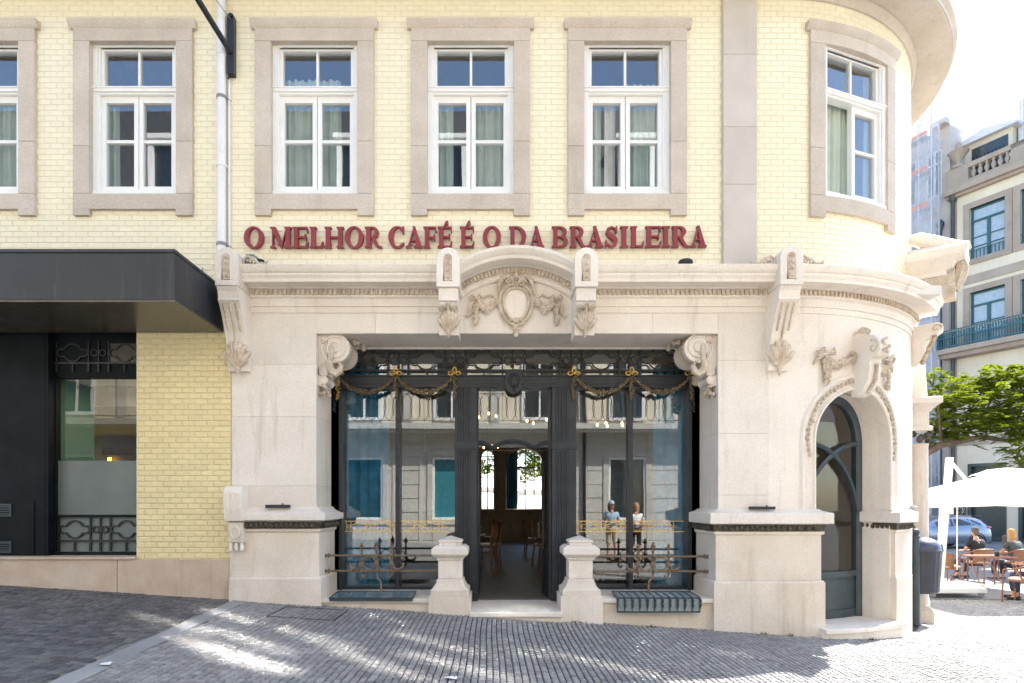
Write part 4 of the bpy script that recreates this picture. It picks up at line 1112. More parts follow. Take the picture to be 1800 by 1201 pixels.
# ================================================================== RAILINGS
def railing(pxs, x0, x1, zt, zb, mir, lab):
    Y = .22; k = 1080/(8+Y); cxs = [wx(p,Y) for p in pxs]
    t = thing('window_railing', lab, 'railing', (cxs[1],Y,.26), 'bronze railings before the shop windows')
    for z in (zt,zb):
        mb = MB(); mb.tube([(x0,Y,z),(x1,Y,z)], .0165, 8)
        for xe,s in ((x0,1),(x1,-1)):
            mb.ball((xe+s*.02,Y,z), (.03,.028,.03), 6, 5); mb.ball((xe+s*.075,Y,z), (.022,.03,.03), 6, 5); mb.box(min(xe,xe-s*.03),max(xe,xe-s*.03),Y-.03,Y+.03,z-.035,z+.035)
        build('rail', mb, M['bronze'], t, 40)
    for i,x in enumerate(cxs):
        mb = MB(); top = zt+(.115 if i != 1 else .14)
        pts = [(x,Y,zb-.06 if i != 1 else zb-.03),(x,Y,top)]
        mb.tube(pts, .0145, 6); mb.lathe([(.012,-.03),(.032,-.02),(.034,0),(.015,.012),(.02,.03),(.004,.06)], (x,Y,top), 8)
        if i == 1: mb.lathe([(.015,-.10),(.03,-.02),(.036,0),(.02,.012)], (x,Y,top), 8)
        mb.box(x-.03,x+.03,Y-.03,Y+.03,(zt+zb)/2-.022,(zt+zb)/2+.022); mb.ball((x,Y-.02,zt),.024,6,5); mb.ball((x,Y-.02,zb),.024,6,5)
        if i == 1:
            s = -1 if mir else 1
            mb.tube([(x,Y,zb-.02),(x+s*.01,Y,zb-.09),(x+s*.05,Y,zb-.13),(x+s*.06,Y,zb-.2),(x+s*.06,Y,.262)], .015, 6); mb.box(x+s*.06-.03,x+s*.06+.03,Y-.03,Y+.03,.262,.285)
        else:
            s = 1 if i == 0 else -1
            mb.tube([(x,Y,zb-.05),(x+s*.03,Y,zb-.085),(x+s*.055,Y,zb-.06),(x+s*.045,Y,zb-.045)], [.014,.014,.011,.007], 6)
        build('baluster', mb, M['bronze'], t, 40)
    zc = (zt+zb)/2
    for a,b in zip(cxs,cxs[1:]):
        mb = MB(); r = (b-a)/2-.016; mb.tube([((a+b)/2+r*math.cos(q),Y,zc+r*math.sin(q)) for q in [6.2832*i/20 for i in range(20)]], .009, 6, closed=True); build('ring', mb, M['bronze'], t)
    for x,s in ((cxs[0],-1),(cxs[2],1)):
        mb = MB(); mb.tube([(x,Y,zc-.02),(x+s*.04,Y,zc-.075),(x+s*.10,Y,zc-.085),(x+s*.145,Y,zc-.05),(x+s*.15,Y,zc-.01),(x+s*.13,Y,zc+.005)], [.02,.02,.02,.018,.012,.01], 6)
        for q in range(3): mb.ball((x+s*(.05+.03*q),Y-.01,zc-.08), .022, 5, 4)
        build('leaf_scroll', mb, M['bronze'], t)
railing((636,662,689), -2.30, -.72, .795, .588, False, 'bronze railing with two rings before the window left of the door')
railing((1121,1148,1175), 1.25, 2.88, .782, .582, True, 'bronze railing with two rings before the window right of the door')

# ================================================================== CELLAR LIGHTS
t = thing('cellar_light', 'low sloping leaded cellar light set in the sill left of the door', 'cellar window', (-1.6,.1,.27))
a0,a1 = -2.13,-1.06; mb = MB()
q = lambda x,u: (x+.02*(1-u)*0, -.09+.36*u, .272+.035*u)
fr = [(a0,0),(a1,0)]
mb.tube([q(a0,0),q(a1,0)], .014, 4); mb.tube([q(a0+.02,1),q(a1,1)], .012, 4); mb.tube([q(a0,0),q(a0+.02,1)], .012, 4); mb.tube([q(a1,0),q(a1,1)], .012, 4); mb.box(a0,a1,-.10,-.085,.235,.275)
build('light_frame', mb, M['green_iron'], t)
M['sky_pane'] = plain('obscured_pane', (.12,.17,.19), .08, var=.2, scale=9)
for i in range(10):
    x0 = a0+.01+(a1-a0-.02)*i/10; x1 = a0+.01+(a1-a0-.02)*(i+1)/10-.008
    mb = MB(); v = [q(x0,.03),q(x1,.03),q(x1,.97),q(x0,.97)]; tl = random.uniform(-.003,.003)
    mb.add(v+[(p[0],p[1],p[2]-.008+tl) for p in v],[(0,1,2,3),(7,6,5,4),(0,4,5,1),(1,5,6,2),(2,6,7,3),(3,7,4,0)]); build('light_pane', mb, M['sky_pane'], t, 0)
t = thing('cellar_light', 'glazed cellar light with curled iron clips below the window right of the door', 'cellar window', (2.1,-.05,.1))
a0,a1 = 1.57,2.63; mb = MB()
pts = lambda x: [(x,.28,.305),(x,-.095,.285),(x,-.115,.265),(x,-.115,.10)]
M['pale_pane'] = plain('pale_obscured_pane', (.30,.36,.36), .12, var=.15, scale=9)
mb.tube([(a0,.28,.305),(a1,.28,.305)], .01, 4); mb.tube([(a0,-.105,.275),(a1,-.105,.275)], .012, 4); mb.tube([(a0,-.117,.10),(a1,-.117,.10)], .014, 4)
lf = build('light_frame', mb, M['green_iron'], t)
mb = MB(); mb.box(a0,a1,-.10,-.06,.08,.26); build('light_back', mb, M['lime_base'], t)
for i in range(12):
    x = a0+(a1-a0)*i/11; mb = MB(); mb.tube(pts(x), .008, 4)
    mb.tube([(x,-.12,.28),(x,-.15,.25),(x,-.14,.22),(x,-.155,.19),(x,-.135,.165),(x,-.145,.15)], [.012,.018,.014,.017,.012,.006], 6); build('iron_clip', mb, M['green_iron'], lf, 50)
    if i < 11:
        xb = a0+(a1-a0)*(i+1)/11; mb = MB(); x_,xb_ = x+.007,xb-.007
        mb.add([(x_,.27,.300),(xb_,.27,.300),(xb_,-.09,.282),(x_,-.09,.282)],[(0,1,2,3)]); mb.add([(x_,-.108,.262),(xb_,-.108,.262),(xb_,-.108,.105),(x_,-.108,.105)],[(0,1,2,3)]); build('light_pane', mb, M['pale_pane'], t, 0, False)

# ================================================================== CANOPY, NEIGHBOUR SHOP, PIPES AND FITTINGS
t = thing('entrance_canopy', 'deep dark slate metal canopy over the neighbouring shop entrance', 'canopy', (-7,-.6,3.71))
mb = MB(); mb.box(-12,-3.525,-1.24,-.015,3.735,4.25); build('canopy_box', mb, M['canopy'], t, bevel=.006)
mb = MB(); mb.box(-12,-3.515,-1.25,-.013,4.25,4.29); build('canopy_lip', mb, M['canopy'], t, bevel=.004)
mb = MB(); mb.box(-12,-3.53,-1.235,-.016,3.712,3.736); build('canopy_soffit', mb, M['soffit'], t)
NS = thing('neighbour_shopfront', 'black shopfront with a half frosted window and fretwork panels under the canopy', 'shopfront', (-7,.2,.8))
Yn = .25
mb = MB(); mb.box(-12,wx(80,.12),.12,.18,.80,3.95); build('black_panel', mb, M['shop_black'], NS, bevel=.004)
mb = MB(); mb.box(wx(82,.12),wx(99,Yn),.10,.34,.80,3.95); build('shop_post', mb, M['shop_black'], NS, bevel=.004)
mb = MB(); hx = wx(61,.12); mb.box(-7.3,hx,.106,.121,.82,wz(880,.12)); hp = build('hatch', mb, M['shop_black'], NS, bevel=.004)
for y0,y1 in ((886,908),(952,972)):
    mb = MB(); x1 = wx(20,.1)
    rectframe(mb,-7.2,x1,wz(y1,.1),wz(y0,.1),.02,.092,.107)
    for k in range(4): z = wz(y1,.1)+.03+.03*k; mb.box(-7.18,x1-.02,.095,.107,z,z+.014)
    build('vent', mb, M['green_iron'], hp)
gx0,gx1 = wx(100,Yn),-4.66
mb = MB(); mb.box(gx0,gx1,Yn-.03,Yn+.06,wz(666,Yn),3.95); mb.box(gx0,gx1,Yn-.03,Yn+.06,.80,wz(970,Yn)); mb.box(gx0,gx1,Yn-.04,Yn+.06,wz(909.5,Yn),wz(905,Yn)); mb.box(gx0-.02,gx0+.01,Yn-.03,Yn+.06,.8,3.95)
build('shop_frame', mb, M['shop_black'], NS, bevel=.003)
kq = 43/52*.82; cs = [wx(132,Yn),wx(132,Yn)+.82*.82*1.03]
mb = MB(); lattice(mb, cs, gx0, gx1, wz(910,Yn), wz(951,Yn), wz(969,Yn), wz(931,Yn), .80, Yn-.01, .015); build('lower_fretwork', mb, M['black'], NS, 30)
mb = MB(); lattice(mb, cs, gx0, gx1, wz(602,Yn), wz(640,Yn), wz(655,Yn), wz(622,Yn), .80, Yn-.045, .013); build('upper_fretwork', mb, M['black'], NS, 30)
mb = MB(); mb.box(wx(193,Yn),gx1,Yn-.036,Yn-.031,wz(638,Yn),wz(605,Yn)); build('fret_backing', mb, M['soffit'], NS)
mb = MB(); mb.box(gx0,gx1,Yn+.01,Yn+.016,wz(810,Yn),wz(666,Yn)); build('clear_pane', mb, M['archglass'], NS, 0)
mb = MB(); mb.box(gx0,gx1,Yn+.01,Yn+.018,wz(970,Yn),wz(810,Yn)); build('frosted_pane', mb, M['frost'], NS, 0)
# inside of the neighbour: structure walls and a few fittings
def struct(name, mb, m_, **k): 
    o = build(name, mb, m_, None, **k); o['kind'] = 'structure'; return o
mb = MB(); mb.box(gx0-.12,gx0-.02,.35,1.05,.8,3.25); struct('green_wall', mb, M['wine'])
mb = MB(); mb.box(-11.8,-3.40,.36,1.7,3.19,3.25); mb.box(-11.8,-3.40,1.7,1.8,3.02,3.9); mb.box(-11.8,-3.40,1.8,6,3.02,3.10); struct('shop_ceiling', mb, M['ceil'])
mb = MB(); mb.box(-11.8,-3.40,6,6.1,.6,3.9); struct('shop_wall', mb, M['dark_room'])
mb = MB(); mb.box(-11.8,-3.40,.36,6,.70,.78); struct('shop_floor', mb, M['dark_room'])
mb = MB(); mb.lathe([(.07,0),(.085,-.02),(.085,-.05),(.06,-.06)], (-5.30,1.55,3.185), 14); dc = build('dome_camera', mb, M['white'], None); tag(dc,'white dome security camera under the neighbouring shop ceiling','camera')
mb = MB(); mb.ball((-5.30,1.55,3.125), (.055,.055,.05), 10, 7); build('dome_lens', mb, M['black'], dc)
mb = MB(); mb.lathe([(.07,0),(.07,-.01),(.05,-.012)], (-4.85,.85,3.189), 14); dl = build('downlight', mb, M['white'], None); tag(dl,'lit round downlight in the neighbouring shop ceiling','ceiling light')
mb = MB(); mb.lathe([(.05,0),(.049,-.008)], (-4.85,.85,3.178), 14); build('light_lens', mb, M['downlight'], dl)
ld = bpy.data.lights.new('downlight_glow','AREA'); ld.energy = 6; ld.size = .12; ld.color = (1,.88,.7); lo = bpy.data.objects.new('downlight_glow', ld); col.objects.link(lo); lo.location = (-4.85,.85,3.15)
bc = thing('back_bar_cabinet', 'wooden back bar cabinet with a yellow light strip inside the neighbouring shop', 'cabinet', (-6.2,5.8,.8))
mb = MB(); mb.box(-8.6,-3.6,5.7,5.98,.78,2.55); mb.box(-8.7,-3.5,5.6,5.98,2.55,2.75); build('cabinet_body', mb, M['wood'], bc)
for x in (-8.0,-7.2,-6.4): 
    mb = MB(); rectframe(mb,x-.3,x+.3,1.3,2.45,.06,5.62,5.70); build('cabinet_door', mb, M['wood'], bc)
    mb = MB(); mb.box(x-.24,x+.24,5.68,5.69,1.36,2.39); build('cabinet_pane', mb, M['gilt_old'], bc)
mb = MB(); mb.box(-8.56,-8.50,5.58,5.62,1.0,2.5); build('light_strip', mb, M['led'], bc)
# drainpipe
t = thing('drainpipe', 'white drainpipe running down the yellow tiles to the left bracket', 'drainpipe', (-3.525,-.07,4.6))
mb = MB(); mb.tube([(-3.525,-.075,4.60),(-3.525,-.075,8.16)], .054, 14); build('main_pipe', mb, M['pipe'], t, 60)
mb = MB(); mb.tube([(-3.445,-.03,4.45),(-3.447,-.03,7.0)], .016, 8); build('thin_pipe', mb, M['pipe'], t, 60)
for py in (96,172,292,430):
    z = wz(py,-.07); mb = MB(); mb.lathe([(.055,-.02),(.064,-.018),(.064,.018),(.055,.02)], (-3.525,-.075,z), 14); mb.tube([(-3.47,-.08,z),(-3.42,-.02,z-.015)], .006, 5); build('pipe_clamp', mb, M['pipe'] if py in (96,292) else M['grey'], t, 40)
# pole bracket
t = thing('wall_pole', 'dark metal pole slanting out from a tall plate beside the drainpipe', 'flagpole', (-3.40,-.1,7.4))
mb = MB(); mb.box(-3.448,-3.362,-.10,-.012,wz(131,-.08),wz(30,-.08)); mb.lathe([(.043,0),(.043,.085)], (-3.405,-.10,wz(30,-.08)), 14, 'y'); build('wall_plate', mb, M['canopy'], t, bevel=.004)
b0 = Vector((-3.405,-.10,7.30)); dv = Vector((-.165,-.52,.247))
mb = MB(); mb.tube([b0,b0+dv*2.6], .036, 12); build('pole', mb, M['canopy'], t, 60)
mb = MB(); mb.tube([(-3.40,-.10,7.72),b0+dv*2.55+Vector((.0,0,.05))], .005, 5); build('stay_cable', mb, M['grey'], t)
mb = MB(); mb.tube([(-3.43,-.06,7.03),(-3.455,-.06,6.99),(-3.45,-.06,6.97),(-3.42,-.06,7.01)], .006, 5); build('cable_loop', mb, M['black'], t)
for px,lab in ((454,'dark round floodlight on the cornice beside the left bracket'),(1205,'dark round floodlight on the cornice below the last letters')):
    x = wx(px,-.25); t = thing('floodlight', lab, 'floodlight', (x,-.25,4.48), 'floodlights on the cornice')
    mb = MB(); mb.lathe([(.02,0),(.085,.012),(.095,.04),(.08,.065),(.03,.075)], (x,-.25,4.49), 16); build('lamp_head', mb, M['black'], t, 40)
    mb = MB(); mb.box(x-.03,x+.03,-.25,-.12,4.465,4.50); build('lamp_bracket', mb, M['grey'], t)
jb = MB(); jb.box(-3.14,-2.99,-.30,-.12,4.47,4.60); jb.box(-3.13,-3.02,-.29,-.13,4.60,4.625); tag(build('junction_box', jb, M['grey'], None, bevel=.015),'grey plastic junction box on the cornice behind the left bracket','junction box')
jb = MB(); jb.box(-3.83,-3.76,-.05,-.012,4.32,4.44); jb.tube([(-3.795,-.03,4.44),(-3.795,-.02,4.55)], .008, 5); tag(build('wall_box', jb, M['grey'], None, bevel=.006),'small grey box on the tiles above the canopy end','junction box')
for (p0,p1,py,Y),lab in (((467,510,890.5,-.10),'black bar lamp on the plinth cap left of the door'),((1317,1362,893.5,-.10),'black bar lamp on the plinth cap right of the door')):
    x0,x1 = wx(p0,Y),wx(p1,Y); z = wz(py,Y); t = thing('bar_lamp', lab, 'wall lamp', ((x0+x1)/2,Y,z), 'bar lamps on the pier caps')
    mb = MB(); mb.box(x0,x1,Y-.025,Y+.025,z-.018,z+.022); build('lamp_body', mb, M['black'], t, bevel=.006)
    mb = MB(); mb.box((x0+x1)/2+.05,(x0+x1)/2+.08,Y-.01,Y+.12,z-.005,z+.01); mb.ball(((x0+x1)/2+.06,Y,z+.03),.012,6,4); build('lamp_arm', mb, M['black'], t)
Lx = frame_at(arc(46)); mb = MB(MB().T); mb.T = Lx; mb.box(-.13,.13,.06,.11,1.42,1.455); mb.box(-.02,.02,.0,.08,1.40,1.425); tag(build('bar_lamp', mb, M['grey'], None, bevel=.004),'grey bar lamp on the pier cap right of the arched window','wall lamp','bar lamps on the pier caps')

# ================================================================== INSIDE THE CAFE
fp = [(-3.3,.80)]+[tuple(F(s,-.50 if s > 3.5 else -.80,0)[:2]) for s in svals(2.9,SEND-.4,.4)]+[(-3.3,13.85)]
mb = MB(); mb.prism(fp, lambda x,y,d: (x,y,d), .05, .125); struct('cafe_floor', mb, M['int_floor'])
mb = MB(); mb.box(-3.42,-3.30,.80,13.85,.12,4.3); struct('cafe_partition_wall', mb, M['int_wall'])
ARCH = [(-.26,.21,1.28,3.15),(1.08,.68,1.28,2.75)]
def back_wall():
    mb = MB(); x = -12.0
    for c,r,z0,zs in ARCH:
        mb.box(x,c-r,13.85,14.15,-.3,4.3); mb.box(c-r,c+r,13.85,14.15,-.3,z0)
        n = 14
        for i in range(n):
            a,b = c-r*math.cos(math.pi*i/n), c-r*math.cos(math.pi*(i+1)/n)
            za,zb = zs+math.sqrt(max(0,r*r-(a-c)**2)), zs+math.sqrt(max(0,r*r-(b-c)**2)); v = []
            for q,z in ((a,za),(b,zb)): v += [(q,13.85,z),(q,14.15,z),(q,14.15,4.3),(q,13.85,4.3)]
            mb.add(v,[(0,4,5,1),(1,5,6,2),(2,6,7,3),(3,7,4,0)])
        x = c+r
    mb.box(x,6.95,13.85,14.15,-.3,4.3); mb.box(-12,6.95,13.85,14.15,4.3,8.2)
    return mb
struct('cafe_back_wall', back_wall(), M['int_wall'])
for i,(c,r,z0,zs) in enumerate(ARCH):  # open arches added in place of the back-wall mirrors
    t = thing('rear_window', ['narrow arched rear window seen through the door','wide arched rear window with a dark curtain seen through the door'][i], 'window', (c,13.85,z0))
    P = [(c-r,z0)]+[(c-r*math.cos(math.pi*k/14),zs+r*math.sin(math.pi*k/14)) for k in range(15)]+[(c+r,z0)]
    mb = MB(); mb.sweepSZ([(0,-.05),(0,.09),(.05,.11),(.13,.10),(.15,.06),(.15,-.02)], P, lambda s,o,z: Vector((s,13.86-o,z))); build('arch_moulding', mb, M['int_wall'], t, 30)
    mb = MB(); mb.box(c-.02,c+.02,13.95,14.0,z0,zs+r); mb.box(c-r,c+r,13.95,14.0,zs-.02,zs+.02)
    if r > .3: mb.box(c+r*.45,c+r*.45+.03,13.95,14,z0,zs+r*.8)
    build('glazing_bar', mb, M['black'], t)
    if i == 1:
        mb = MB(); wavy(mb,c-r,c-r*.45,z0,zs+.5,13.75,.05,.12,random.Random(3)); build('window_curtain', mb, M['teal_cloth'], t, 60, False)
mb = MB(); mb.box(-3.3,6.4,13.70,13.85,.12,1.20); mb.box(-3.3,6.4,13.62,13.85,1.20,1.27)
for k in range(24): mb.box(-3.1+.4*k,-3.04+.4*k,13.63,13.7,.12,1.2)
dd = build('dado', mb, M['int_wall'], None, bevel=.01); dd['kind'] = 'structure'
for x in (-2.6,.23,2.4):
    mb = MB(); mb.box(x-.12,x+.12,13.72,13.85,1.27,4.2); mb.box(x-.17,x+.17,13.68,13.85,3.2,3.3); struct('wall_pilaster', mb, M['int_wall'])
for x,w in ((.62,.18),(2.9,.2)):
    mb = MB(); mb.box(x-w,x+w,13.81,13.85,1.4,3.9); struct('green_wall_panel', mb, M['int_green'])
def wood_chair(x,y,rz,lab):
    t = thing('cafe_chair', lab, 'chair', (x,y,.125), 'wooden chairs inside the cafe'); c_,s_ = math.cos(rz),math.sin(rz)
    T = lambda v: (x+v[0]*c_-v[1]*s_, y+v[0]*s_+v[1]*c_, .125+v[2])
    mb = MB(T); mb.loft([[(-.2,-.19,z),(.2,-.19,z),(.22,.21,z),(-.22,.21,z)] for z in (.43,.465)]); build('seat', mb, M['wood'], t, bevel=.006)
    for sx in (-1,1):
        mb = MB(T); mb.tube([(sx*.2,.19,.43),(sx*.2,.2,0)], .019, 6); build('leg', mb, M['wood'], t)
        mb = MB(T); mb.tube([(sx*.18,-.22,0),(sx*.18,-.18,.45),(sx*.18,-.24,.95)], .02, 6); build('leg', mb, M['wood'], t)
    mb = MB(T); mb.box(-.18,.18,-.25,-.225,.86,.96); mb.box(-.18,.18,-.225,-.2,.62,.66)
    for k in range(4): mb.box(-.12+.07*k,-.095+.07*k,-.237,-.222,.66,.86)
    build('backrest', mb, M['wood'], t, bevel=.004)
    mb = MB(T); mb.tube([(-.2,.19,.18),(.2,.19,.18)], .011, 5); mb.tube([(-.18,-.2,.2),(.18,-.2,.2)], .011, 5); build('stretcher', mb, M['wood'], t)
def wood_table(x,y,lab):
    t = thing('cafe_table', lab, 'table', (x,y,.125), 'tables inside the cafe')
    mb = MB(); mb.box(x-.36,x+.36,y-.36,y+.36,.835,.865); build('tabletop', mb, M['wood'], t, bevel=.006)
    mb = MB(); mb.lathe([(.24,0),(.24,.02),(.04,.06),(.035,.68),(.1,.71)], (x,y,.125), 12); build('pedestal_leg', mb, M['black'], t, 40)
wood_table(-.55,4.3,'wooden table inside left of the doorway'); wood_table(1.55,4.9,'wooden table inside right of the doorway'); wood_table(-.7,8.2,'wooden table deep inside the cafe at left'); wood_table(1.5,8.4,'wooden table deep inside the cafe at right'); wood_table(2.3,2.0,'wooden table just behind the right shop window')
wood_chair(-.22,3.75,R_(75),'brown wooden chair nearest the door on the left'); wood_chair(-.12,5.2,R_(100),'wooden chair behind the nearest left one'); wood_chair(1.12,4.2,R_(-75),'brown wooden chair just right of the doorway')
wood_chair(1.05,5.6,R_(-95),'wooden chair second on the right inside'); wood_chair(-.25,8.6,R_(95),'small far wooden chair at the left of the aisle'); wood_chair(1.0,8.0,R_(-85),'small far wooden chair at the right of the aisle')
wood_chair(1.85,1.75,R_(-80),'wooden chair behind the right shop window')
def chandelier(x,y,z,lab,n=4):
    t = thing('chandelier', lab, 'lamp', (x,y,z), 'lamps hanging inside the cafe')
    mb = MB(); mb.tube([(x,y,z),(x,y,4.28)], .006, 5); mb.ball((x,y,z),.04,8,6); build('lamp_rod', mb, M['black'], t)
    for k in range(n):
        a = k*6.283/n+.4; q = (x+.3*math.cos(a),y+.3*math.sin(a))
        mb = MB(); mb.tube([(x,y,z),(x+.16*math.cos(a),y+.16*math.sin(a),z+.05),(q[0],q[1],z),(q[0],q[1],z-.05)], .008, 5); ar = build('lamp_arm', mb, M['black'], t)
        mb = MB(); mb.lathe([(.010,0),(.022,-.022),(.02,-.045),(.006,-.06)], (q[0],q[1],z-.05), 8); build('bulb', mb, M['bulb'], ar, 60)
chandelier(-.25,5.5,3.50,'lit chandelier left behind the door overlight'); chandelier(.95,5.0,3.30,'lit chandelier right behind the door overlight'); chandelier(-.2,9.2,3.15,'small lit chandelier deep in the cafe'); chandelier(2.55,5.5,3.3,'lit chandelier behind the right shop window',5)
for a,b,lab in ((604,684,'dark blue floor-length curtain behind the left shop window'),(1148,1205,'dark blue floor-length curtain behind the right shop window')):
    mb = MB(); wavy(mb,wx(a,1.0),wx(b,1.0),.13,3.5,1.02,.03,.16,random.Random(a)); o = build('window_drape', mb, M['teal_cloth'], None, 60, False); tag(o,lab,'curtain','blue curtains inside the shop windows')

# ================================================================== OPPOSITE SIDE OF THE STREET (seen in the glass)
M['opp_render'] = stone('beige_render', (.66,.57,.43), (.73,.64,.50), (.45,.37,.27), big=1.5, streak=.3)
M['opp_granite'] = stone('opp_granite', (.48,.45,.40), (.58,.54,.48), (.28,.25,.2), fine=90, grain=.3, streak=.25)
M['teal_panel'] = plain('teal_blind', (.03,.19,.23), .5)
M['mirror_glass'] = plain('dark_reflecting_glass', (.02,.03,.035), .04, spec=.9)
OY = -10.6
OB = thing('opposite_building', 'beige rendered building over granite ground floor facing the cafe, seen only reflected in its windows', 'building', (0,OY,0))
mb = MB(); xs = [-4.33+2.9*k for k in range(-4,6)]; edges = []
x = -18.0
for c in xs:
    mb.box(x,c-.63,OY-.4,OY,-1,4.0); mb.box(c-.63,c+.63,OY-.4,OY,-1,.95); mb.box(c-.63,c+.63,OY-.4,OY,3.0,4.0); x = c+.63
mb.box(x,17,OY-.4,OY,-1,4.0); mb.box(-18,17,OY-8,OY-.4,-1,10.5); build('granite_wall', mb, M['opp_granite'], OB)
mb = MB()
x = -18
for c in xs:
    for k in range(9):
        z0 = -.2+.46*k
        if x+.02 < c-.66: mb.box(x+.01,c-.65,OY,OY+.03,z0+.012,z0+.448)
        if z0 > 2.9 or z0+.4 < .95: mb.box(c-.63,c+.63,OY,OY+.028,z0+.012,z0+.448)
    x = c+.64
build('granite_course', mb, M['opp_granite'], OB, 0, kind='stuff')
for c in xs:
    mb = MB(); rectframe(mb,c-.63,c+.63,.95,3.0,.07,OY-.1,OY+.02); w = build('window', mb, M['white'], OB)
    mb = MB(); mb.box(c-.57,c+.57,OY-.09,OY-.06,1.0,2.95); build('blind', mb, M['teal_panel' if (int(round(c*10))//29) % 3 != 1 else 'mirror_glass'], w)
    mb = MB(); rectframe(mb,c-.80,c+.80,.78,3.20,.17,OY,OY+.06); build('stone_surround', mb, M['opp_granite'], w)
    mb = MB(); mb.box(c+1.30,c+1.60,OY-.02,OY+.05,4.06,10.4); build('pilaster_strip', mb, M['opp_granite'], OB)
    mb = MB(); mb.box(c-.9,c+.9,OY-.02,OY+.04,6.85,7.05); build('string_course', mb, M['opp_granite'], OB)
for x in (-5.9,2.95): 
    mb = MB(); mb.tube([(x,OY+.1,.3),(x,OY+.1,10.4)], .05, 8); build('downpipe', mb, M['black'], OB)
for x in (-2.88,): 
    mb = MB(); rectframe(mb,x-.5,x+.5,-.1,2.9,.12,OY,OY+.05); dr_ = build('street_door', mb, M['opp_granite'], OB)
    mb = MB(); mb.box(x-.4,x+.4,OY+.0,OY+.02,0,2.8); build('door_panel', mb, M['black'], dr_)
for _ in ():
    pass
mb = MB()
FL = [(4.2,6.7),(7.6,9.6)]
x = -18.0
for c in xs:
    mb.box(x,c-.55,OY-.3,OY-.01,4.0,10.5)
    z = 4.0
    for a,b in FL: mb.box(c-.55,c+.55,OY-.3,OY-.01,z,a); z = b
    mb.box(c-.55,c+.55,OY-.3,OY-.01,z,10.5); x = c+.55
mb.box(x,17,OY-.3,OY-.01,4,10.5); build('rendered_wall', mb, M['opp_render'], OB)
for c in xs:
    for a,b in FL:
        mb = MB(); rectframe(mb,c-.6,c+.6,a,b,.12,OY-.12,OY+.04); mb.box(c-.03,c+.03,OY-.1,OY+.0,a,b); mb.box(c-.5,c+.5,OY-.1,OY+.0,b-.6,b-.55); w = build('window', mb, M['white'], OB)
        for s in (-1,1):
            mb = MB(); mb.box(min(c+s*.03,c+s*.49),max(c+s*.03,c+s*.49),OY-.07,OY-.05,a+.1,b-.1); build('pane', mb, M['mirror_glass'], w, 0)
M['slate'] = plain('mansard_slate', (.05,.055,.06), .6, var=.3, scale=9)
mb = MB(); mb.loft([[(-18,y0,z0),(17,y0,z0),(17,OY-8,z0),(-18,OY-8,z0)] for y0,z0 in ((OY-.1,10.75),(OY-.75,14.0),(OY-1.3,14.3))]); rf_ = build('mansard_roof', mb, M['slate'], OB)
mb = MB(); mb.box(-18,17,OY-.5,OY+.35,10.5,10.62); mb.box(-18,17,OY-.5,OY+.5,10.62,10.78); build('roof_cornice', mb, M['white'], OB)
for c in xs[1:-2]:
    mb = MB(); rectframe(mb,c-.55,c+.55,11.0,12.7,.14,OY-1.0,OY-.05); mb.box(c-.65,c+.65,OY-1.0,OY+.02,12.7,12.85); d_ = build('dormer', mb, M['white'], OB)
    mb = MB(); mb.box(c-.42,c+.42,OY-.2,OY-.18,11.12,12.58); build('pane', mb, M['mirror_glass'], d_, 0)
mb = MB(); mb.box(-18,17,OY-.01,OY+.62,3.88,4.06); mb.box(-18,17,OY-.01,OY+.55,3.80,3.88); ba = build('balcony', mb, M['opp_granite'], OB)
mb = MB()
for z in (4.14,5.0,5.16): mb.tube([(-15,OY+.56,z),(16,OY+.56,z)], .014, 4)
for k in range(62):
    x = -9+.28*k; mb.tube([(x+.17*math.cos(t),OY+.56,4.57+.42*math.sin(t)) for t in [6.2832*i/12 for i in range(12)]], .014, 3, closed=True)
    if k % 3 == 0: mb.tube([(x,OY+.56,4.06),(x,OY+.56,5.16)], .012, 4)
    mb.tube([(x+.06*math.cos(t),OY+.56,5.08+.06*math.sin(t)) for t in [6.2832*i/8 for i in range(8)]], .008, 3, closed=True)
build('balcony_railing', mb, M['black'], ba, 0)

TB = thing('tall_opposite_building', 'taller beige town house across the street whose top windows throw sunlight on the paving', 'building', (11.3,OY,0))
mb = MB(); mb.box(7.0,15.6,OY-8,OY-.45,14.3,22.6); mb.box(6.9,15.7,OY-8,OY+.35,22.6,22.9)
wins = [(7.9,14.45),(9.3,14.45),(13.0,14.45)]+[(9.1+1.3*k,17.2) for k in range(5)]+[(8.6,20.0),(10.6,20.0),(12.4,20.0),(14.2,20.0)]
m_, nt, p_ = mat('sun_struck_glass'); nt.nodes.remove(p_); o_ = [n for n in nt.nodes if n.type == 'OUTPUT_MATERIAL'][0]
g_ = N(nt,'ShaderNodeBsdfGlossy'); g_.inputs['Roughness'].default_value = .03; d_ = N(nt,'ShaderNodeBsdfDiffuse'); d_.inputs[0].default_value = (.03,.035,.04,1); f_ = N(nt,'ShaderNodeFresnel'); f_.inputs[0].default_value = 30.0  # near-mirror panes, placed and boosted so reflected sun streaks the paving
x_ = N(nt,'ShaderNodeMixShader'); nt.links.new(f_.outputs[0],x_.inputs[0]); nt.links.new(d_.outputs[0],x_.inputs[1]); nt.links.new(g_.outputs[0],x_.inputs[2]); nt.links.new(x_.outputs[0],o_.inputs[0]); M['sunglass'] = m_
build('upper_storeys', mb, M['opp_render'], TB)
rt = random.Random(4)
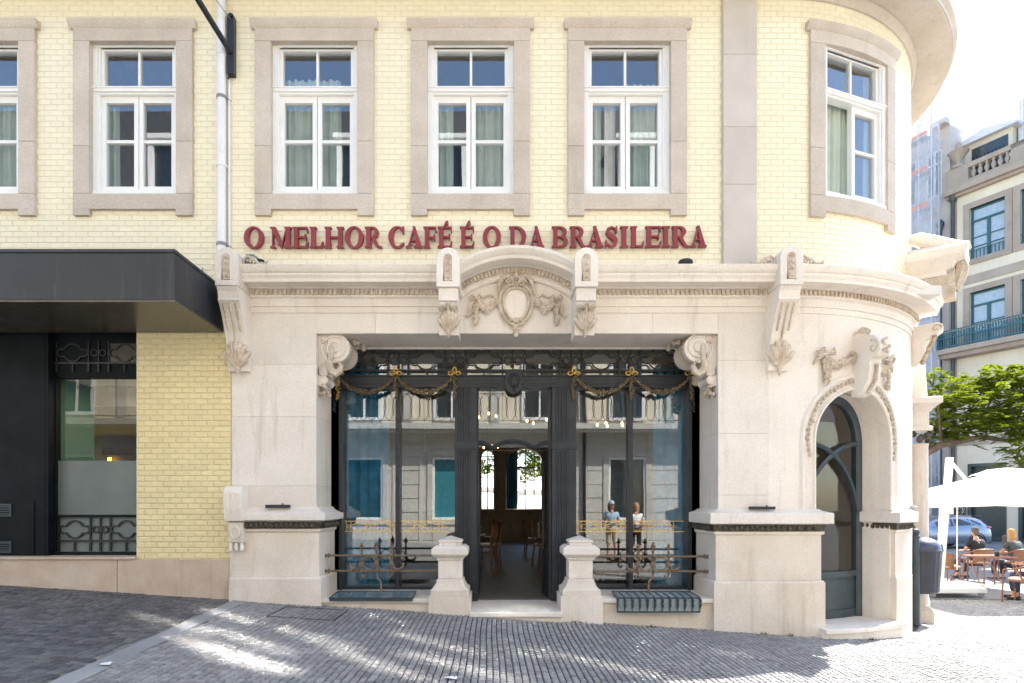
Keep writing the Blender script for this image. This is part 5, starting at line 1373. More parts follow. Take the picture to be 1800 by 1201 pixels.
for cx_,z0 in wins:
    mb = MB(); rectframe(mb,cx_-.6,cx_+.6,z0,z0+2.1,.09,OY-.45,OY-.30); mb.box(cx_-.10,cx_+.10,OY-.45,OY-.33,z0,z0+2.1); w = build('window', mb, M['white'], TB)
    for s in (-1,1):
        mb = MB(); a,b = (cx_-.50,cx_-.10) if s < 0 else (cx_+.10,cx_+.50); t1,t2 = rt.uniform(-.010,.010),rt.uniform(-.03,.03)
        mb.add([(a,OY-.36,z0+.08),(b,OY-.36+t1,z0+.08),(b,OY-.36+t1+t2,z0+2.0),(a,OY-.36+t2,z0+2.0)],[(3,2,1,0)]); build('pane', mb, M['sunglass'], w, 0, False)

# ================================================================== PEOPLE
def skin_part(vs_, es, rad, sub=1, mat_=None, parent=None, name='body', extra=None):
    me = bpy.data.meshes.new(name+'_cage'); me.from_pydata([tuple(v) for v in vs_], es, [])
    o = bpy.data.objects.new(name+'_cage', me); col.objects.link(o)
    sk = o.modifiers.new('skin','SKIN'); sk.use_smooth_shade = True
    if not me.skin_vertices: 
        bpy.context.view_layer.objects.active = o
    for i,d in enumerate(me.skin_vertices[0].data):
        r = rad[i]; d.radius = (r,r) if not isinstance(r,tuple) else r; d.use_root = (i == 0)
    su = o.modifiers.new('sub','SUBSURF'); su.levels = sub; su.render_levels = sub
    bpy.context.view_layer.update(); dg = bpy.context.evaluated_depsgraph_get(); dg.update()
    m2 = bpy.data.meshes.new_from_object(o.evaluated_get(dg)); bpy.data.objects.remove(o); bpy.data.meshes.remove(me)
    v = [tuple(x.co) for x in m2.vertices]; f = [tuple(p.vertices) for p in m2.polygons]; bpy.data.meshes.remove(m2)
    mb = MB(); mb.add(v,f)
    if extra: extra(mb)
    return build(name, mb, mat_, parent, 180, label=None)
def person(x, y, z, rz, lab, pose, shirt, legs, hair, long_hair=False, cap=None, grp=None, sleeves=True, shorts=False):
    t = thing('person', lab, 'person', (x,y,z), grp)
    c_,s_ = math.cos(rz),math.sin(rz)
    W = lambda p: Vector((x+p[0]*c_-p[1]*s_, y+p[0]*s_+p[1]*c_, z+p[2]))
    J = pose
    names = ['pelvis','spine','chest','neck','head']+[s+k for s in 'lr' for k in ('sh','el','wr','hp','kn','an','to')]
    P = {k: W(J[k]) for k in names}
    idx = {k:i for i,k in enumerate(names)}
    E = [('pelvis','spine'),('spine','chest'),('chest','neck'),('neck','head')]
    for s in 'lr': E += [('chest',s+'sh'),(s+'sh',s+'el'),(s+'el',s+'wr'),('pelvis',s+'hp'),(s+'hp',s+'kn'),(s+'kn',s+'an'),(s+'an',s+'to')]
    R = dict(pelvis=.10,spine=.095,chest=.10,neck=.055,head=.06,sh=.055,el=.04,wr=.026,hp=.08,kn=.055,an=.035,to=.03)
    rad = [R[k] if k in R else R[k[1:]] for k in names]
    f = (W((0,1,0))-W((0,0,0))); rgt = (W((1,0,0))-W((0,0,0))); up = Vector((0,0,1))
    h = P['head']+up*.10+f*.01
    def head(mb):
        mb.lathe([(.004,-.125),(.045,-.115),(.062,-.08),(.072,-.03),(.077,.02),(.074,.06),(.058,.095),(.03,.112),(.004,.118)], tuple(h), 14)
        mb.ball(h+f*.078-up*.02, (.014,.014,.02), 6, 5)
        for s in (-1,1): mb.ball(h+rgt*s*.077-up*.01, (.012,.014,.026), 6, 5)
        for s in 'lr':
            w = P[s+'wr']; d = (P[s+'wr']-P[s+'el']).normalized(); sd = d.cross(up).normalized()
            mb.tube([w,w+d*.05,w+d*.09],[.026,.036,.03],7)
            for k in range(4): mb.tube([w+d*.08+sd*(-.027+.018*k),w+d*(.125+.012*(k in (1,2)))+sd*(-.029+.019*k),w+d*(.15+.015*(k in (1,2)))+sd*(-.028+.018*k)-up*.012],[.009,.0085,.006],5)
            mb.tube([w+d*.03+sd*.025,w+d*.06+sd*.05,w+d*.09+sd*.052],[.011,.0095,.007],5)
    skin = M.setdefault('skin', plain('skin', (.48,.27,.19), .55, var=.06))
    b = skin_part([P[k] for k in names], [(idx[a],idx[c]) for a,c in E], rad, 1, skin, t, 'body', head)
    # clothes
    ks = ['chest','spine','pelvis','neck']+[s+k for s in 'lr' for k in ('sh','el')]
    pv = {k: P[k] for k in ks}; pv['neck'] = P['chest']*.25+P['neck']*.75-up*.03
    for s in 'lr': pv[s+'el'] = P[s+'sh']*.35+P[s+'el']*.65 if sleeves else P[s+'sh']*.8+P[s+'el']*.2
    ii = {k:i for i,k in enumerate(ks)}
    skin_part([pv[k] for k in ks],[(0,1),(1,2),(0,3)]+[(0,ii[s+'sh']) for s in 'lr']+[(ii[s+'sh'],ii[s+'el']) for s in 'lr'],
              [.142,.132,.138,.062]+[.072,.06]*2, 1, shirt, t, 'shirt')
    ks = ['pelvis']+[s+k for s in 'lr' for k in ('hp','kn','an')]; pv = {k:P[k] for k in ks}
    for s in 'lr':
        pv[s+'an'] = P[s+'kn']*.12+P[s+'an']*.88 if not shorts else P[s+'kn']*.9+P[s+'an']*.1
    ii = {k:i for i,k in enumerate(ks)}
    skin_part([pv[k] for k in ks],[(0,ii[s+'hp']) for s in 'lr']+[(ii[s+'hp'],ii[s+'kn']) for s in 'lr']+[(ii[s+'kn'],ii[s+'an']) for s in 'lr'], [.132]+[.098,.075,.058]*2, 1, legs, t, 'trousers')
    mb = MB()
    for s in 'lr': mb.tube([P[s+'an']-f*.05-up*.05,P[s+'an']+f*.06-up*.05,P[s+'to']+f*.05-up*.005],[.042,.045,.03],8)
    build('shoes', mb, M['black'], t, 60)
    mb = MB(); mb.lathe([(.082,-.02),(.086,.03),(.083,.07),(.066,.108),(.035,.125),(.003,.13)], tuple(h-f*.012), 14); mb.ball(h-f*.045-up*.02,(.065,.065,.085),10,7)
    if long_hair:
        mb.ball(h-f*.04-up*.08,(.082,.075,.13),10,7)
        for k in range(9): mb.tube([h-f*.03+rgt*(.08*math.cos(k*.39))+up*.05, h-f*.06+rgt*(.085*math.cos(k*.39))-up*.1, h-f*.05+rgt*(.075*math.cos(k*.39))-up*.2],[.03,.034,.012],6)
    build('hair', mb, hair, t, 60)
    if cap:
        mb = MB(); mb.lathe([(.088,.03),(.09,.06),(.07,.115),(.003,.137)], tuple(h), 14); mb.box(h.x-.07,h.x+.07,h.y+.05 if f.y > 0 else h.y-.16,h.y+.16 if f.y > 0 else h.y-.05,h.z+.03,h.z+.045); build('cap', mb, cap, t, 60)
    return t
def sit(lean=0): return dict(pelvis=(0,0,.50),spine=(0,-.03+lean*.3,.68),chest=(0,-.02+lean*.8,.90),neck=(0,.0+lean,1.07),head=(0,.03+lean*1.2,1.15),
    lsh=(-.18,-.01+lean*.8,1.0),lel=(-.25,.08+lean,.76),lwr=(-.14,.30,.74),rsh=(.18,-.01+lean*.8,1.0),rel=(.25,.08+lean,.76),rwr=(.14,.30,.74),
    lhp=(-.1,.04,.49),lkn=(-.13,.44,.50),lan=(-.13,.42,.09),lto=(-.14,.54,.04),rhp=(.1,.04,.49),rkn=(.13,.44,.50),ran=(.13,.40,.09),rto=(.14,.52,.04))
STAND = dict(pelvis=(0,0,.93),spine=(0,-.01,1.10),chest=(0,0,1.30),neck=(0,.01,1.45),head=(0,.03,1.52),lsh=(-.17,0,1.37),lel=(-.22,-.02,1.10),lwr=(-.10,.18,1.08),rsh=(.17,0,1.37),rel=(.22,-.02,1.10),rwr=(.08,.2,1.15),
    lhp=(-.09,0,.90),lkn=(-.10,.02,.48),lan=(-.10,0,.09),lto=(-.11,.13,.04),rhp=(.09,0,.90),rkn=(.10,.02,.48),ran=(.11,0,.09),rto=(.13,.13,.04))
cloth = lambda n,c: plain(n,c,.85,var=.1)
BLK, GRN, LBL, WHT, DEN = cloth('black_tee',(.012,.012,.014)), cloth('grey_green_top',(.06,.075,.07)), cloth('light_blue_shirt',(.35,.48,.6)), cloth('white_top',(.75,.74,.72)), cloth('dark_denim',(.03,.04,.07))
HG, HB, HD = cloth('grey_hair',(.10,.085,.07)), cloth('blond_hair',(.45,.25,.08)), cloth('brown_hair',(.10,.05,.03))
person(12.45,7.9,-.497,R_(8),'man in black t-shirt with short grey hair seated facing away at the terrace', sit(), BLK, DEN, HG)
person(13.45,7.9,-.55,R_(12),'blond person in grey green top seated facing away at the right edge', sit(.05), GRN, DEN, HB, True)
person(11.15,4.55,-.497,R_(65),'person in black seated on the nearest chair, cut by the right edge', sit(), BLK, DEN, HD)
person(3.45,-8.5,gz(3.45),R_(8),'woman in light blue shirt and cap reflected in the right shop window', STAND, LBL, cloth('beige_shorts',(.45,.36,.26)), HD, True, LBL, 'two women reflected in the glass', shorts=True)
person(4.2,-8.6,gz(4.2),R_(-5),'woman in white sleeveless top reflected in the right shop window', STAND, WHT, cloth('black_shorts',(.02,.02,.02)), HB, True, None, 'two women reflected in the glass', sleeves=False, shorts=True)

# ================================================================== TERRACE AND STREET FURNITURE
G0 = -.497
# litter bin on its post
bx,by = 6.45,1.42; bz = gz(bx)
t = thing('litter_bin', 'dark blue grey ribbed litter bin on a post with a ball finial at the corner', 'litter bin', (bx,by,bz))
M['bin'] = plain('bin_plastic', (.035,.040,.055), .42, var=.15); M['bin_lid'] = plain('bin_lid', (.05,.06,.10), .3, var=.1)
mb = MB(); mb.lathe([(.075,0),(.07,.03),(.062,.06),(.058,1.30),(.05,1.32),(.065,1.34),(.065,1.36),(.04,1.38),(.062,1.42),(.05,1.46),(.003,1.475)], (bx,by,bz), 14); build('post', mb, M['green_iron'], t, 40)
cx_,cy_ = bx+.215,by+.17
mb = MB(); mb.lathe([(.02,.46),(.19,.47),(.225,.50),(.262,1.10),(.27,1.11),(.27,1.13)], (cx_,cy_,bz), 44, 'z', lambda k: 1.0 if k % 4 < 3 else .965); build('bucket', mb, M['bin'], t, 20)
mb = MB(); mb.lathe([(.255,1.12),(.283,1.125),(.283,1.15),(.265,1.155)], (cx_,cy_,bz), 30); build('rim', mb, M['bin_lid'], t, 40)
mb = MB(); rings = []
for j in range(8):
    a = R_(90*j/7.0); rings.append([(cx_+.272*math.cos(a)*math.cos(q)*(1 if math.cos(q) < .3 or j > 3 else .96), cy_+.272*math.cos(a)*math.sin(q), bz+1.15+.19*math.sin(a)) for q in [6.2832*i/28 for i in range(28)]])
mb.loft(rings,True,False); build('hood', mb, M['bin_lid'], t, 60)
mb = MB()
mb.tube([(cx_+.262*math.cos(q)*math.cos(e),cy_+.262*math.sin(q)*math.cos(e),bz+1.155+.19*math.sin(e)) for q,e in [(-.9,0.02),(-.7,.35),(-.35,.55),(.1,.6),(.5,.5),(.8,.25),(.9,.02)]], .018, 6)
v = [(cx_+.278*math.cos(q)*math.cos(e),cy_+.278*math.sin(q)*math.cos(e),bz+1.155+.194*math.sin(e)) for q,e in [(-.85,0.03),(-.65,.33),(-.33,.51),(.1,.56),(.48,.46),(.75,.23),(.85,.03)]]
mb.add(v,[tuple(range(7))]); build('bin_mouth', mb, M['black'], t, 0)
mb = MB()
for z0,h in ((.96,.05),(.99,.012)): pass
for a0_,z0,w,h in ((-.72,.90,.05,.09),):
    for (u0,v0,u1,v1) in ((-.05,.0,.05,.012),(-.05,.10,.05,.112),(-.05,.0,-.042,.112),(.042,.0,.05,.112),(-.02,.03,-.006,.085),(-.006,.05,.03,.065),(.012,.03,.026,.085)):
        pts = []
        for uu,vv in ((u0,v0),(u1,v0),(u1,v1),(u0,v1)):
            q = -.60+uu/.25; zz = .88+vv; r = .228+(zz-.5)*.062+.022; pts.append((cx_+r*math.cos(q),cy_+r*math.sin(q),bz+zz))
        mb.add(pts+[(p[0]-.004,p[1],p[2]) for p in pts],[(0,1,2,3),(7,6,5,4)])
build('printed_emblem', mb, M['white'], t, 0)
mb = MB(); q = -.62
for rr,dr in ((.055,.0),):
    pts = [(cx_+(.249+.008)*math.cos(q+rr*math.cos(a)/.25),cy_+(.257)*math.sin(q+rr*math.cos(a)/.25),bz+.78+rr*1.15*math.sin(a)) for a in [6.2832*i/16 for i in range(16)]]
    mb.add(pts,[tuple(range(16))])
build('round_sticker', mb, M['white'], t, 0)
# parasol
def parasol(mx,my,lab,ang=0,grp='white cantilever parasols'):
    t = thing('parasol', lab, 'parasol', (mx,my,gz(mx)), grp); g = gz(mx)
    c_,s_ = math.cos(ang),math.sin(ang); T = lambda v: (mx+v[0]*c_-v[1]*s_, my+v[0]*s_+v[1]*c_, g+v[2])
    cx_,cy_ = 1.55,.25; hw = 1.75; z0,z1 = 2.10,2.60
    mb = MB(T); P = [(cx_-hw,cy_-hw),(cx_+hw,cy_-hw),(cx_+hw,cy_+hw),(cx_-hw,cy_+hw)]; v = []; f = []
    n = 6
    for q in range(4):
        a,b = P[q],P[(q+1)%4]
        for j in range(n+1):
            for i in range(n+1):
                u,w = i/n,j/n; k = 1-w*.80
                ex,ey = a[0]+(b[0]-a[0])*u, a[1]+(b[1]-a[1])*u
                v.append((cx_+(ex-cx_)*k, cy_+(ey-cy_)*k, z0+(z1-z0)*w-.05*math.sin(math.pi*u)*(1-w)-.03*math.sin(math.pi*w)+0*i))
        o = q*(n+1)**2
        for j in range(n):
            for i in range(n): f.append((o+j*(n+1)+i,o+j*(n+1)+i+1,o+(j+1)*(n+1)+i+1,o+(j+1)*(n+1)+i))
    mb.add(v,f); ca = build('canopy', mb, M['para'], t, 50)
    mb = MB(T); v = []; f = []
    for q in range(4):
        a,b = P[q],P[(q+1)%4]; o = len(v)
        for i in range(n+1):
            u = i/n; ex,ey = a[0]+(b[0]-a[0])*u,a[1]+(b[1]-a[1])*u; zz = z0-.05*math.sin(math.pi*u)
            v += [(ex,ey,zz),(ex,ey,zz-.16)]
        for i in range(n): f.append((o+2*i,o+2*i+2,o+2*i+3,o+2*i+1))
    mb.add(v,f); build('valance', mb, M['para'], t, 50)
    mb = MB(T); v = []; f = []
    for q in range(4):
        a,b = P[q],P[(q+1)%4]; o = len(v)
        for i in range(9):
            u = i/8; k = .27+.01*math.sin(i*2.4); ex,ey = a[0]+(b[0]-a[0])*u,a[1]+(b[1]-a[1])*u
            v += [(cx_+(ex-cx_)*k,cy_+(ey-cy_)*k,z1-.02+.05*abs(math.sin(i*1.18))),(cx_+(ex-cx_)*.13,cy_+(ey-cy_)*.13,z1+.14),(cx_,cy_,z1+.17)]
        for i in range(8):
            for k in range(2): f.append((o+3*i+k,o+3*i+3+k,o+3*i+4+k,o+3*i+1+k))
    mb.add(v,f); build('vent_top', mb, M['para'], t, 50)
    mb = MB(T)
    for p in P: mb.tube([(cx_,cy_,z1-.03),(p[0],p[1],z0-.02)], .016, 5)
    mb.tube([(cx_,cy_,z1+.05),(cx_,cy_,z1-.15)], .035, 8); build('ribs', mb, M['white'], t)
    mb = MB(T); mb.loft([[(-.06+x,-.05,z),(.06+x,-.05,z),(.06+x,.05,z),(-.06+x,.05,z)] for x,z in ((-.10,.14),(.13,2.98))]); build('mast', mb, M['white'], t, bevel=.01)
    mb = MB(T); mb.loft([[(.05+x,-.045,z),(.10+x,-.045,z),(.10+x,.045,z),(.05+x,.045,z)] for x,z in ((-.04,1.45),(.02,2.0))]); mb.box(-.04,.17,-.07,.07,1.75,2.05); build('slide_box', mb, M['white'], t, bevel=.008)
    mb = MB(T); mb.tube([(.13,0,2.92),(.62,.08,2.42),(.14,.0,1.95)], .035, 6); mb.tube([(.62,.08,2.42),(cx_,cy_,z1-.05)], .03, 6); build('arm', mb, M['white'], t)
    mb = MB(T); mb.tube([(.2,-.12,1.95),(.2,-.12,.55)], .012, 5); mb.tube([(-.16,-.1,1.9),(-.2,-.1,1.0)], .01, 5); build('crank_cord', mb, M['white'], t)
    mb = MB(T); mb.box(-.62,.62,-.42,.42,.09,.19); mb.loft([[(-.6*k,-.4*k,z),(.6*k,-.4*k,z),(.6*k,.4*k,z),(-.6*k,.4*k,z)] for k,z in ((1,.192),(.8,.26))]); mb.box(.45,.66,-.3,.3,.1,.27); build('base_cart', mb, M['white'], t, bevel=.012)
    for wx_,wy_ in ((-.5,-.38),(.52,-.38),(-.5,.38),(.52,.38)):
        mb = MB(T); mb.lathe([(.05,-.02),(.055,-.01),(.055,.01),(.05,.02)], (wx_,wy_,.056), 12, 'y'); build('castor', mb, M['grey'], t, 40)
    return t
def leaf_mat(name, a, b, tr):
    m, nt, p = mat(name); nt.nodes.remove(p); o = [n for n in nt.nodes if n.type == 'OUTPUT_MATERIAL'][0]
    c = ramp(nt, piece_random(nt), [(0,a),(1,b)])
    d = N(nt,'ShaderNodeBsdfDiffuse'); l = N(nt,'ShaderNodeBsdfTranslucent'); mx = N(nt,'ShaderNodeMixShader'); mx.inputs[0].default_value = tr
    nt.links.new(c, d.inputs[0]); nt.links.new(mixc(nt,1,c,(1.25,1.2,.5),'MULTIPLY'), l.inputs[0]); nt.links.new(d.outputs[0], mx.inputs[1]); nt.links.new(l.outputs[0], mx.inputs[2]); nt.links.new(mx.outputs[0], o.inputs[0]); return m
m, nt, p = mat('parasol_fabric'); nt.nodes.remove(p); o_ = [n for n in nt.nodes if n.type == 'OUTPUT_MATERIAL'][0]
d = N(nt,'ShaderNodeBsdfDiffuse'); l = N(nt,'ShaderNodeBsdfTranslucent'); mx = N(nt,'ShaderNodeMixShader'); mx.inputs[0].default_value = .25
for q in (d,l): nt.links.new(ramp(nt, noise(nt,2,3), [(.3,(.76,.75,.72)),(.7,(.82,.81,.79))]), q.inputs[0])
nt.links.new(d.outputs[0],mx.inputs[1]); nt.links.new(l.outputs[0],mx.inputs[2]); nt.links.new(mx.outputs[0],o_.inputs[0]); M['para'] = m
parasol(9.75,5.35,'white cantilever parasol on a wheeled base over the terrace right of the corner')
parasol(.95,19.5,'white cantilever parasol glimpsed through the rear arched windows',R_(20)); parasol(-1.6,20.5,'white parasol glimpsed through the narrow rear arched window',R_(10))  # both stand in for a reflection in the back-wall mirrors
# terrace chairs and table
M['terra'] = plain('copper_metal', (.26,.115,.065), .45, .25, var=.15); M['rattan'] = plain('rattan_weave', (.26,.125,.065), .6, var=.25, scale=60, bmp=.4); M['cush'] = plain('cream_cushion', (.66,.61,.53), .85)
def terrace_chair(x,y,rz,lab,sc_=1):
    t = thing('terrace_chair', lab, 'chair', (x,y,gz(x)), 'copper coloured terrace chairs'); g = gz(x); c_,s_ = math.cos(rz),math.sin(rz)
    T = lambda v: (x+(v[0]*c_-v[1]*s_)*sc_, y+(v[0]*s_+v[1]*c_)*sc_, g+v[2]*sc_)      # local +y is where the sitter looks
    mb = MB(T); rings = []
    for k in range(9):
        u = -1+2*k/8; xx = .27*u; yy = -.24+.12*u*u
        rings.append([(xx*.82,yy+.03,.46),(xx*.95,yy-.02,.62),(xx*1.05,yy-.05,.80),(xx*1.05,yy-.03,.80),(xx*.95,yy,.62),(xx*.82,yy+.05,.46)])
    mb.loft(rings); build('backrest', mb, M['rattan'], t, 50)
    mb = MB(T); mb.lathe([(.02,.43),(.25,.43),(.26,.445),(.25,.46),(.02,.465)], (0,0,0), 18); st = build('seat', mb, M['rattan'], t, 40)
    mb = MB(T); mb.lathe([(.02,.466),(.23,.468),(.235,.49),(.2,.505),(.02,.51)], (0,.01,0), 18); build('cushion', mb, M['cush'], st, 60)
    mb = MB(T); mb.tube([(-.30,.22,.66),(-.33,.05,.68),(-.32,-.10,.73),(-.22,-.22,.80),(0,-.29,.815),(.22,-.22,.80),(.32,-.10,.73),(.33,.05,.68),(.30,.22,.66)], .017, 7); build('arm_rail', mb, M['terra'], t, 60)
    mb = MB(T); mb.tube([(.25*math.cos(q),.25*math.sin(q),.445) for q in [6.2832*i/18 for i in range(18)]], .014, 6, closed=True); build('seat_ring', mb, M['terra'], t, 60)
    for s in (-1,1):
        mb = MB(T); mb.tube([(s*.30,.22,.66),(s*.27,.24,.42),(s*.26,.26,0)], .016, 6); build('leg', mb, M['terra'], t, 60)
        mb = MB(T); mb.tube([(s*.32,.0,.70),(s*.27,-.1,.44),(s*.30,-.34,0)], .016, 6); build('leg', mb, M['terra'], t, 60)
    return t
terrace_chair(10.55,4.25,R_(28),'copper terrace chair with woven back nearest the corner'); terrace_chair(10.85,6.7,R_(-80),'copper terrace chair side on beside the parasol mast')
terrace_chair(12.45,7.85,R_(8),'copper terrace chair under the man in black'); terrace_chair(13.45,7.85,R_(12),'copper terrace chair under the blond person')
terrace_chair(11.3,4.75,R_(65),'copper terrace chair under the person in black at the right edge')
t = thing('terrace_table', 'round edged copper terrace table with a dark cup on it', 'table', (11.75,6.6,G0))
mb = MB(); mb.box(11.35,12.15,6.25,6.95,G0+.70,G0+.735); build('tabletop', mb, M['terra'], t, bevel=.012)
for sx in (-1,1):
    for sy in (-1,1):
        mb = MB(); mb.tube([(11.75+sx*.28,6.6+sy*.22,G0+.70),(11.75+sx*.36,6.6+sy*.3,G0+.62),(11.75+sx*.40,6.6+sy*.34,G0)], .017, 6); build('leg', mb, M['terra'], t, 60)
t = thing('cup', 'dark round cup on the terrace table', 'cup', (11.85,6.5,G0+.736))
mb = MB(); mb.lathe([(.035,0),(.05,.01),(.052,.10),(.042,.105),(.04,.02)], (11.85,6.5,G0+.736), 14); build('cup_body', mb, M['black'], t, 50)
mb = MB(); mb.lathe([(.054,.095),(.056,.105),(.045,.112)], (11.85,6.5,G0+.736), 14); build('cup_rim', mb, M['wood'], t, 50)
t = thing('bollard', 'slim brown street bollard behind the seated man', 'bollard', (wx(1766,10),10,G0))
mb = MB(); mb.lathe([(.075,0),(.07,.05),(.06,.08),(.055,.95),(.065,.97),(.06,1.03),(.02,1.06)], (wx(1766,10),10,G0), 14); build('bollard_post', mb, plain('bollard_paint',(.10,.075,.07),.5), t, 40)
# bag on the floor beside the chairs
mb = MB(); mb.ball((12.05,5.6,G0+.14),(.24,.16,.15),10,7); mb.tube([(11.95,5.6,G0+.25),(12.0,5.6,G0+.36),(12.1,5.6,G0+.36),(12.15,5.6,G0+.25)], .014, 5); tag(build('bag', mb, cloth('navy_bag',(.02,.025,.04)), None, 60),'dark navy bag on the paving beside the terrace chairs','bag')
for i,(px,py,c_,lab) in enumerate(((172,1172,'white','crumpled white paper scrap beside the kerbstones at the left'),(783,1196,'white','small white paper scrap on the setts at the bottom edge'))):
    k_ = (py-884)/1080; d_ = 1.467/(k_-.0625*(px-870)/1080); x_,y_ = (px-870)*d_/1080,d_-8
    mb = MB(); rg = random.Random(i); v = [(x_+.045*a+rg.uniform(-.01,.01),y_+.035*b+rg.uniform(-.01,.01),gz(x_)+.006+rg.uniform(0,.022)) for b in range(3) for a in range(3)]
    mb.add(v+[(a,b,c-.002) for a,b,c in v],[(j*3+i2,j*3+i2+1,j*3+i2+4,j*3+i2+3) for j in range(2) for i2 in range(2)]); tag(build('paper_scrap', mb, M[c_], None, 0, False),lab,'litter')
t = thing('drain_cover', 'square paved-over drain cover with an iron rim in front of the left window', 'drain cover', (-2.2,-.55,gz(-2.2)))
mb = MB(); P = [(-2.62,-.95),(-1.85,-.95),(-1.85,-.28),(-2.62,-.28)]
for (xa,ya),(xb,yb) in zip(P,P[1:]+P[:1]): mb.tube([(xa,ya,gz(xa)+.001),(xb,yb,gz(xb)+.001)], .007, 4)
build('iron_rim', mb, plain('rusty_rim',(.06,.04,.03),.8), t)
# bars of cobble weeds at the wall foot
mb = MB(); rg = random.Random(8)
for px in (1012,1022,1142,1340,1385,1455,1530):
    Y = -.1 if px < 1400 else -.05; x = wx(px,Y)
    for k in range(16):
        a = rg.uniform(0,6.28); l = rg.uniform(.015,.05); w = .006; b0 = Vector((x+rg.uniform(-.05,.05),Y-rg.uniform(.0,.05),gz(x)-.005)); tip = b0+Vector((math.cos(a)*l*.7,math.sin(a)*l*.7,l))
        mb.add([b0+Vector((w,0,0)),b0-Vector((w,0,0)),tip],[(0,1,2)])
wd = build('weeds', mb, leaf_mat('weed_leaf',(.06,.10,.02),(.09,.14,.03),.3), None, 0, False); wd['kind'] = 'stuff'

# ================================================================== TREE
M['bark'] = stone('bark', (.07,.05,.035), (.13,.10,.075), (.03,.025,.02), big=5, fine=40, grain=.4, streak=.4, bmp=.6)
M['leaf'] = leaf_mat('feathery_leaf', (.085,.125,.016), (.21,.25,.04), .55)
def frond(mb, p, d, L, rg):
    d = d.normalized(); side = d.cross(Vector((0,0,1)))
    if side.length < .1: side = Vector((1,0,0))
    side.normalize(); nrm = side.cross(d); n = 11
    for i in range(1,n+1):
        u = i/n; c = p+d*(L*u)-Vector((0,0,1))*(L*.35*u*u); w = L*.36*math.sin(math.pi*min(.95,u*.8+.16))
        for s in (-1,1):
            tip = c+side*s*w+d*w*.45-Vector((0,0,1))*w*.25+nrm*rg.uniform(-.02,.02); m_ = (c+tip)/2; e = d*(.022*L/.45+.008)
            mb.add([c,m_-e,tip,m_+e],[(0,1,2,3)])
def tree(x0,y0,lab,limbs,clumps,seed,grp=None,dens=1):
    g = gz(x0); t = thing('feathery_tree', lab, 'tree', (x0,y0,g), grp); rg = random.Random(seed)
    mb = MB(); mb.tube([(x0,y0,g-.2),(x0+.02,y0,g+.8),(x0-.05,y0+.05,g+1.8),(x0-.1,y0,g+3.0)],[.22,.17,.15,.13],10); build('trunk', mb, M['bark'], t, 60)
    for P,r0 in limbs:
        mb = MB(); n = len(P); mb.tube(P,[r0*(1-.75*i/(n-1)) for i in range(n)],8); lb = build('limb', mb, M['bark'], t, 60)
    mb = MB(); tw = MB()
    for (cx_,cy_,cz_,r) in clumps:
        c = Vector((cx_,cy_,cz_))
        for _ in range(int(125*r*r*dens)+22):
            a,b = rg.uniform(0,6.28),rg.uniform(-.9,1); q = rg.random()**.45
            off = Vector((math.cos(a)*math.sqrt(max(0,1-b*b)),math.sin(a)*math.sqrt(max(0,1-b*b)),b*.62))*r*q
            d = Vector((off.x+rg.uniform(-.3,.3)*r,off.y+rg.uniform(-.3,.3)*r,rg.uniform(-.1,.45)*r))
            frond(mb, c+off, d, rg.uniform(.28,.5), rg)
        for _ in range(4):
            e = c+Vector((rg.uniform(-1,1),rg.uniform(-1,1),rg.uniform(-.3,.6)))*r*.8; tw.tube([c+Vector((0,0,-.4*r)),(c+e)/2+Vector((0,0,.05)),e],[.025,.016,.006],4)
    build('twigs', tw, M['bark'], t, 60, kind='stuff'); build('crown', mb, M['leaf'], t, 0, False)
    return t
TX,TY = 13.95,12.0
def tp(px,py,d): return ((px-870)*d/1080, d-8, 1.5+(884-py)*d/1080)
limbs = [([tp(1622,800,19.9),tp(1655,782,19.6),tp(1690,775,19.3),tp(1725,768,19.2),tp(1770,775,19),tp(1815,772,19)],.13),([tp(1622,800,20),tp(1650,745,20.3),tp(1690,705,20.5),tp(1740,675,20.6)],.10),
         ([tp(1690,775,19.3),tp(1720,735,19.6),tp(1770,705,20),tp(1830,690,20)],.08),([tp(1655,782,19.6),tp(1650,720,19.2),tp(1645,690,19)],.05)]
cl = [tp(a,b,d)+(r,) for a,b,d,r in ((1640,668,20.3,.55),(1668,700,20,.8),(1650,742,19.8,.75),(1705,735,19.6,.8),(1735,700,20.2,.85),(1765,665,20.5,.7),(1795,668,20.2,.75),(1720,668,20.8,.6),(1690,765,19.5,.6),(1735,752,19.2,.6),(1780,725,19.5,.95),
      (1815,700,20,.95),(1800,760,19,.6),(1830,740,19,.8),(1788,795,18.6,.38),(1800,815,18.5,.42),(1660,772,19.8,.5),(1850,690,20,1.0),(1870,760,19,.9),(1700,690,21,.7),(1760,740,20.5,.8),(1640,705,19.6,.5))]
tree(TX,TY,'bright green feathery leaved tree spreading over the terrace beside the corner',limbs,cl,21)
tree(2.9,24.5,'green tree glimpsed through the rear arched windows',[([(2.8,24.5,2.2),(2.2,24.2,3.6),(1.2,24,4.4)],.12)],[(1.2,24,4.3,1.3),(2.2,24.5,4.6,1.4),(.2,24.3,4.6,1.2),(1.4,25,5.6,1.5),(-.8,24,4.8,1.2),(2.9,24.2,3.8,1.1),(.4,23.5,3.3,.9),(1.9,23.6,3.2,.9),(-.9,23.6,3.4,.9),(1.2,26,2.6,1.5),(2.6,26,3.0,1.4),(-.6,26,2.8,1.4),(.2,27,5.5,1.6),(2.2,27,6,1.6)],5,None,.9)  # added to fill the rear arches with what a mirror would show

tr2 = copy_tree([o for o in bpy.data.objects if o.name == 'feathery_tree'][0]); tr2.location = (14.5,-5.5,G0); tr2['label'] = 'feathery leaved tree in the side street, mirrored in the arched window'
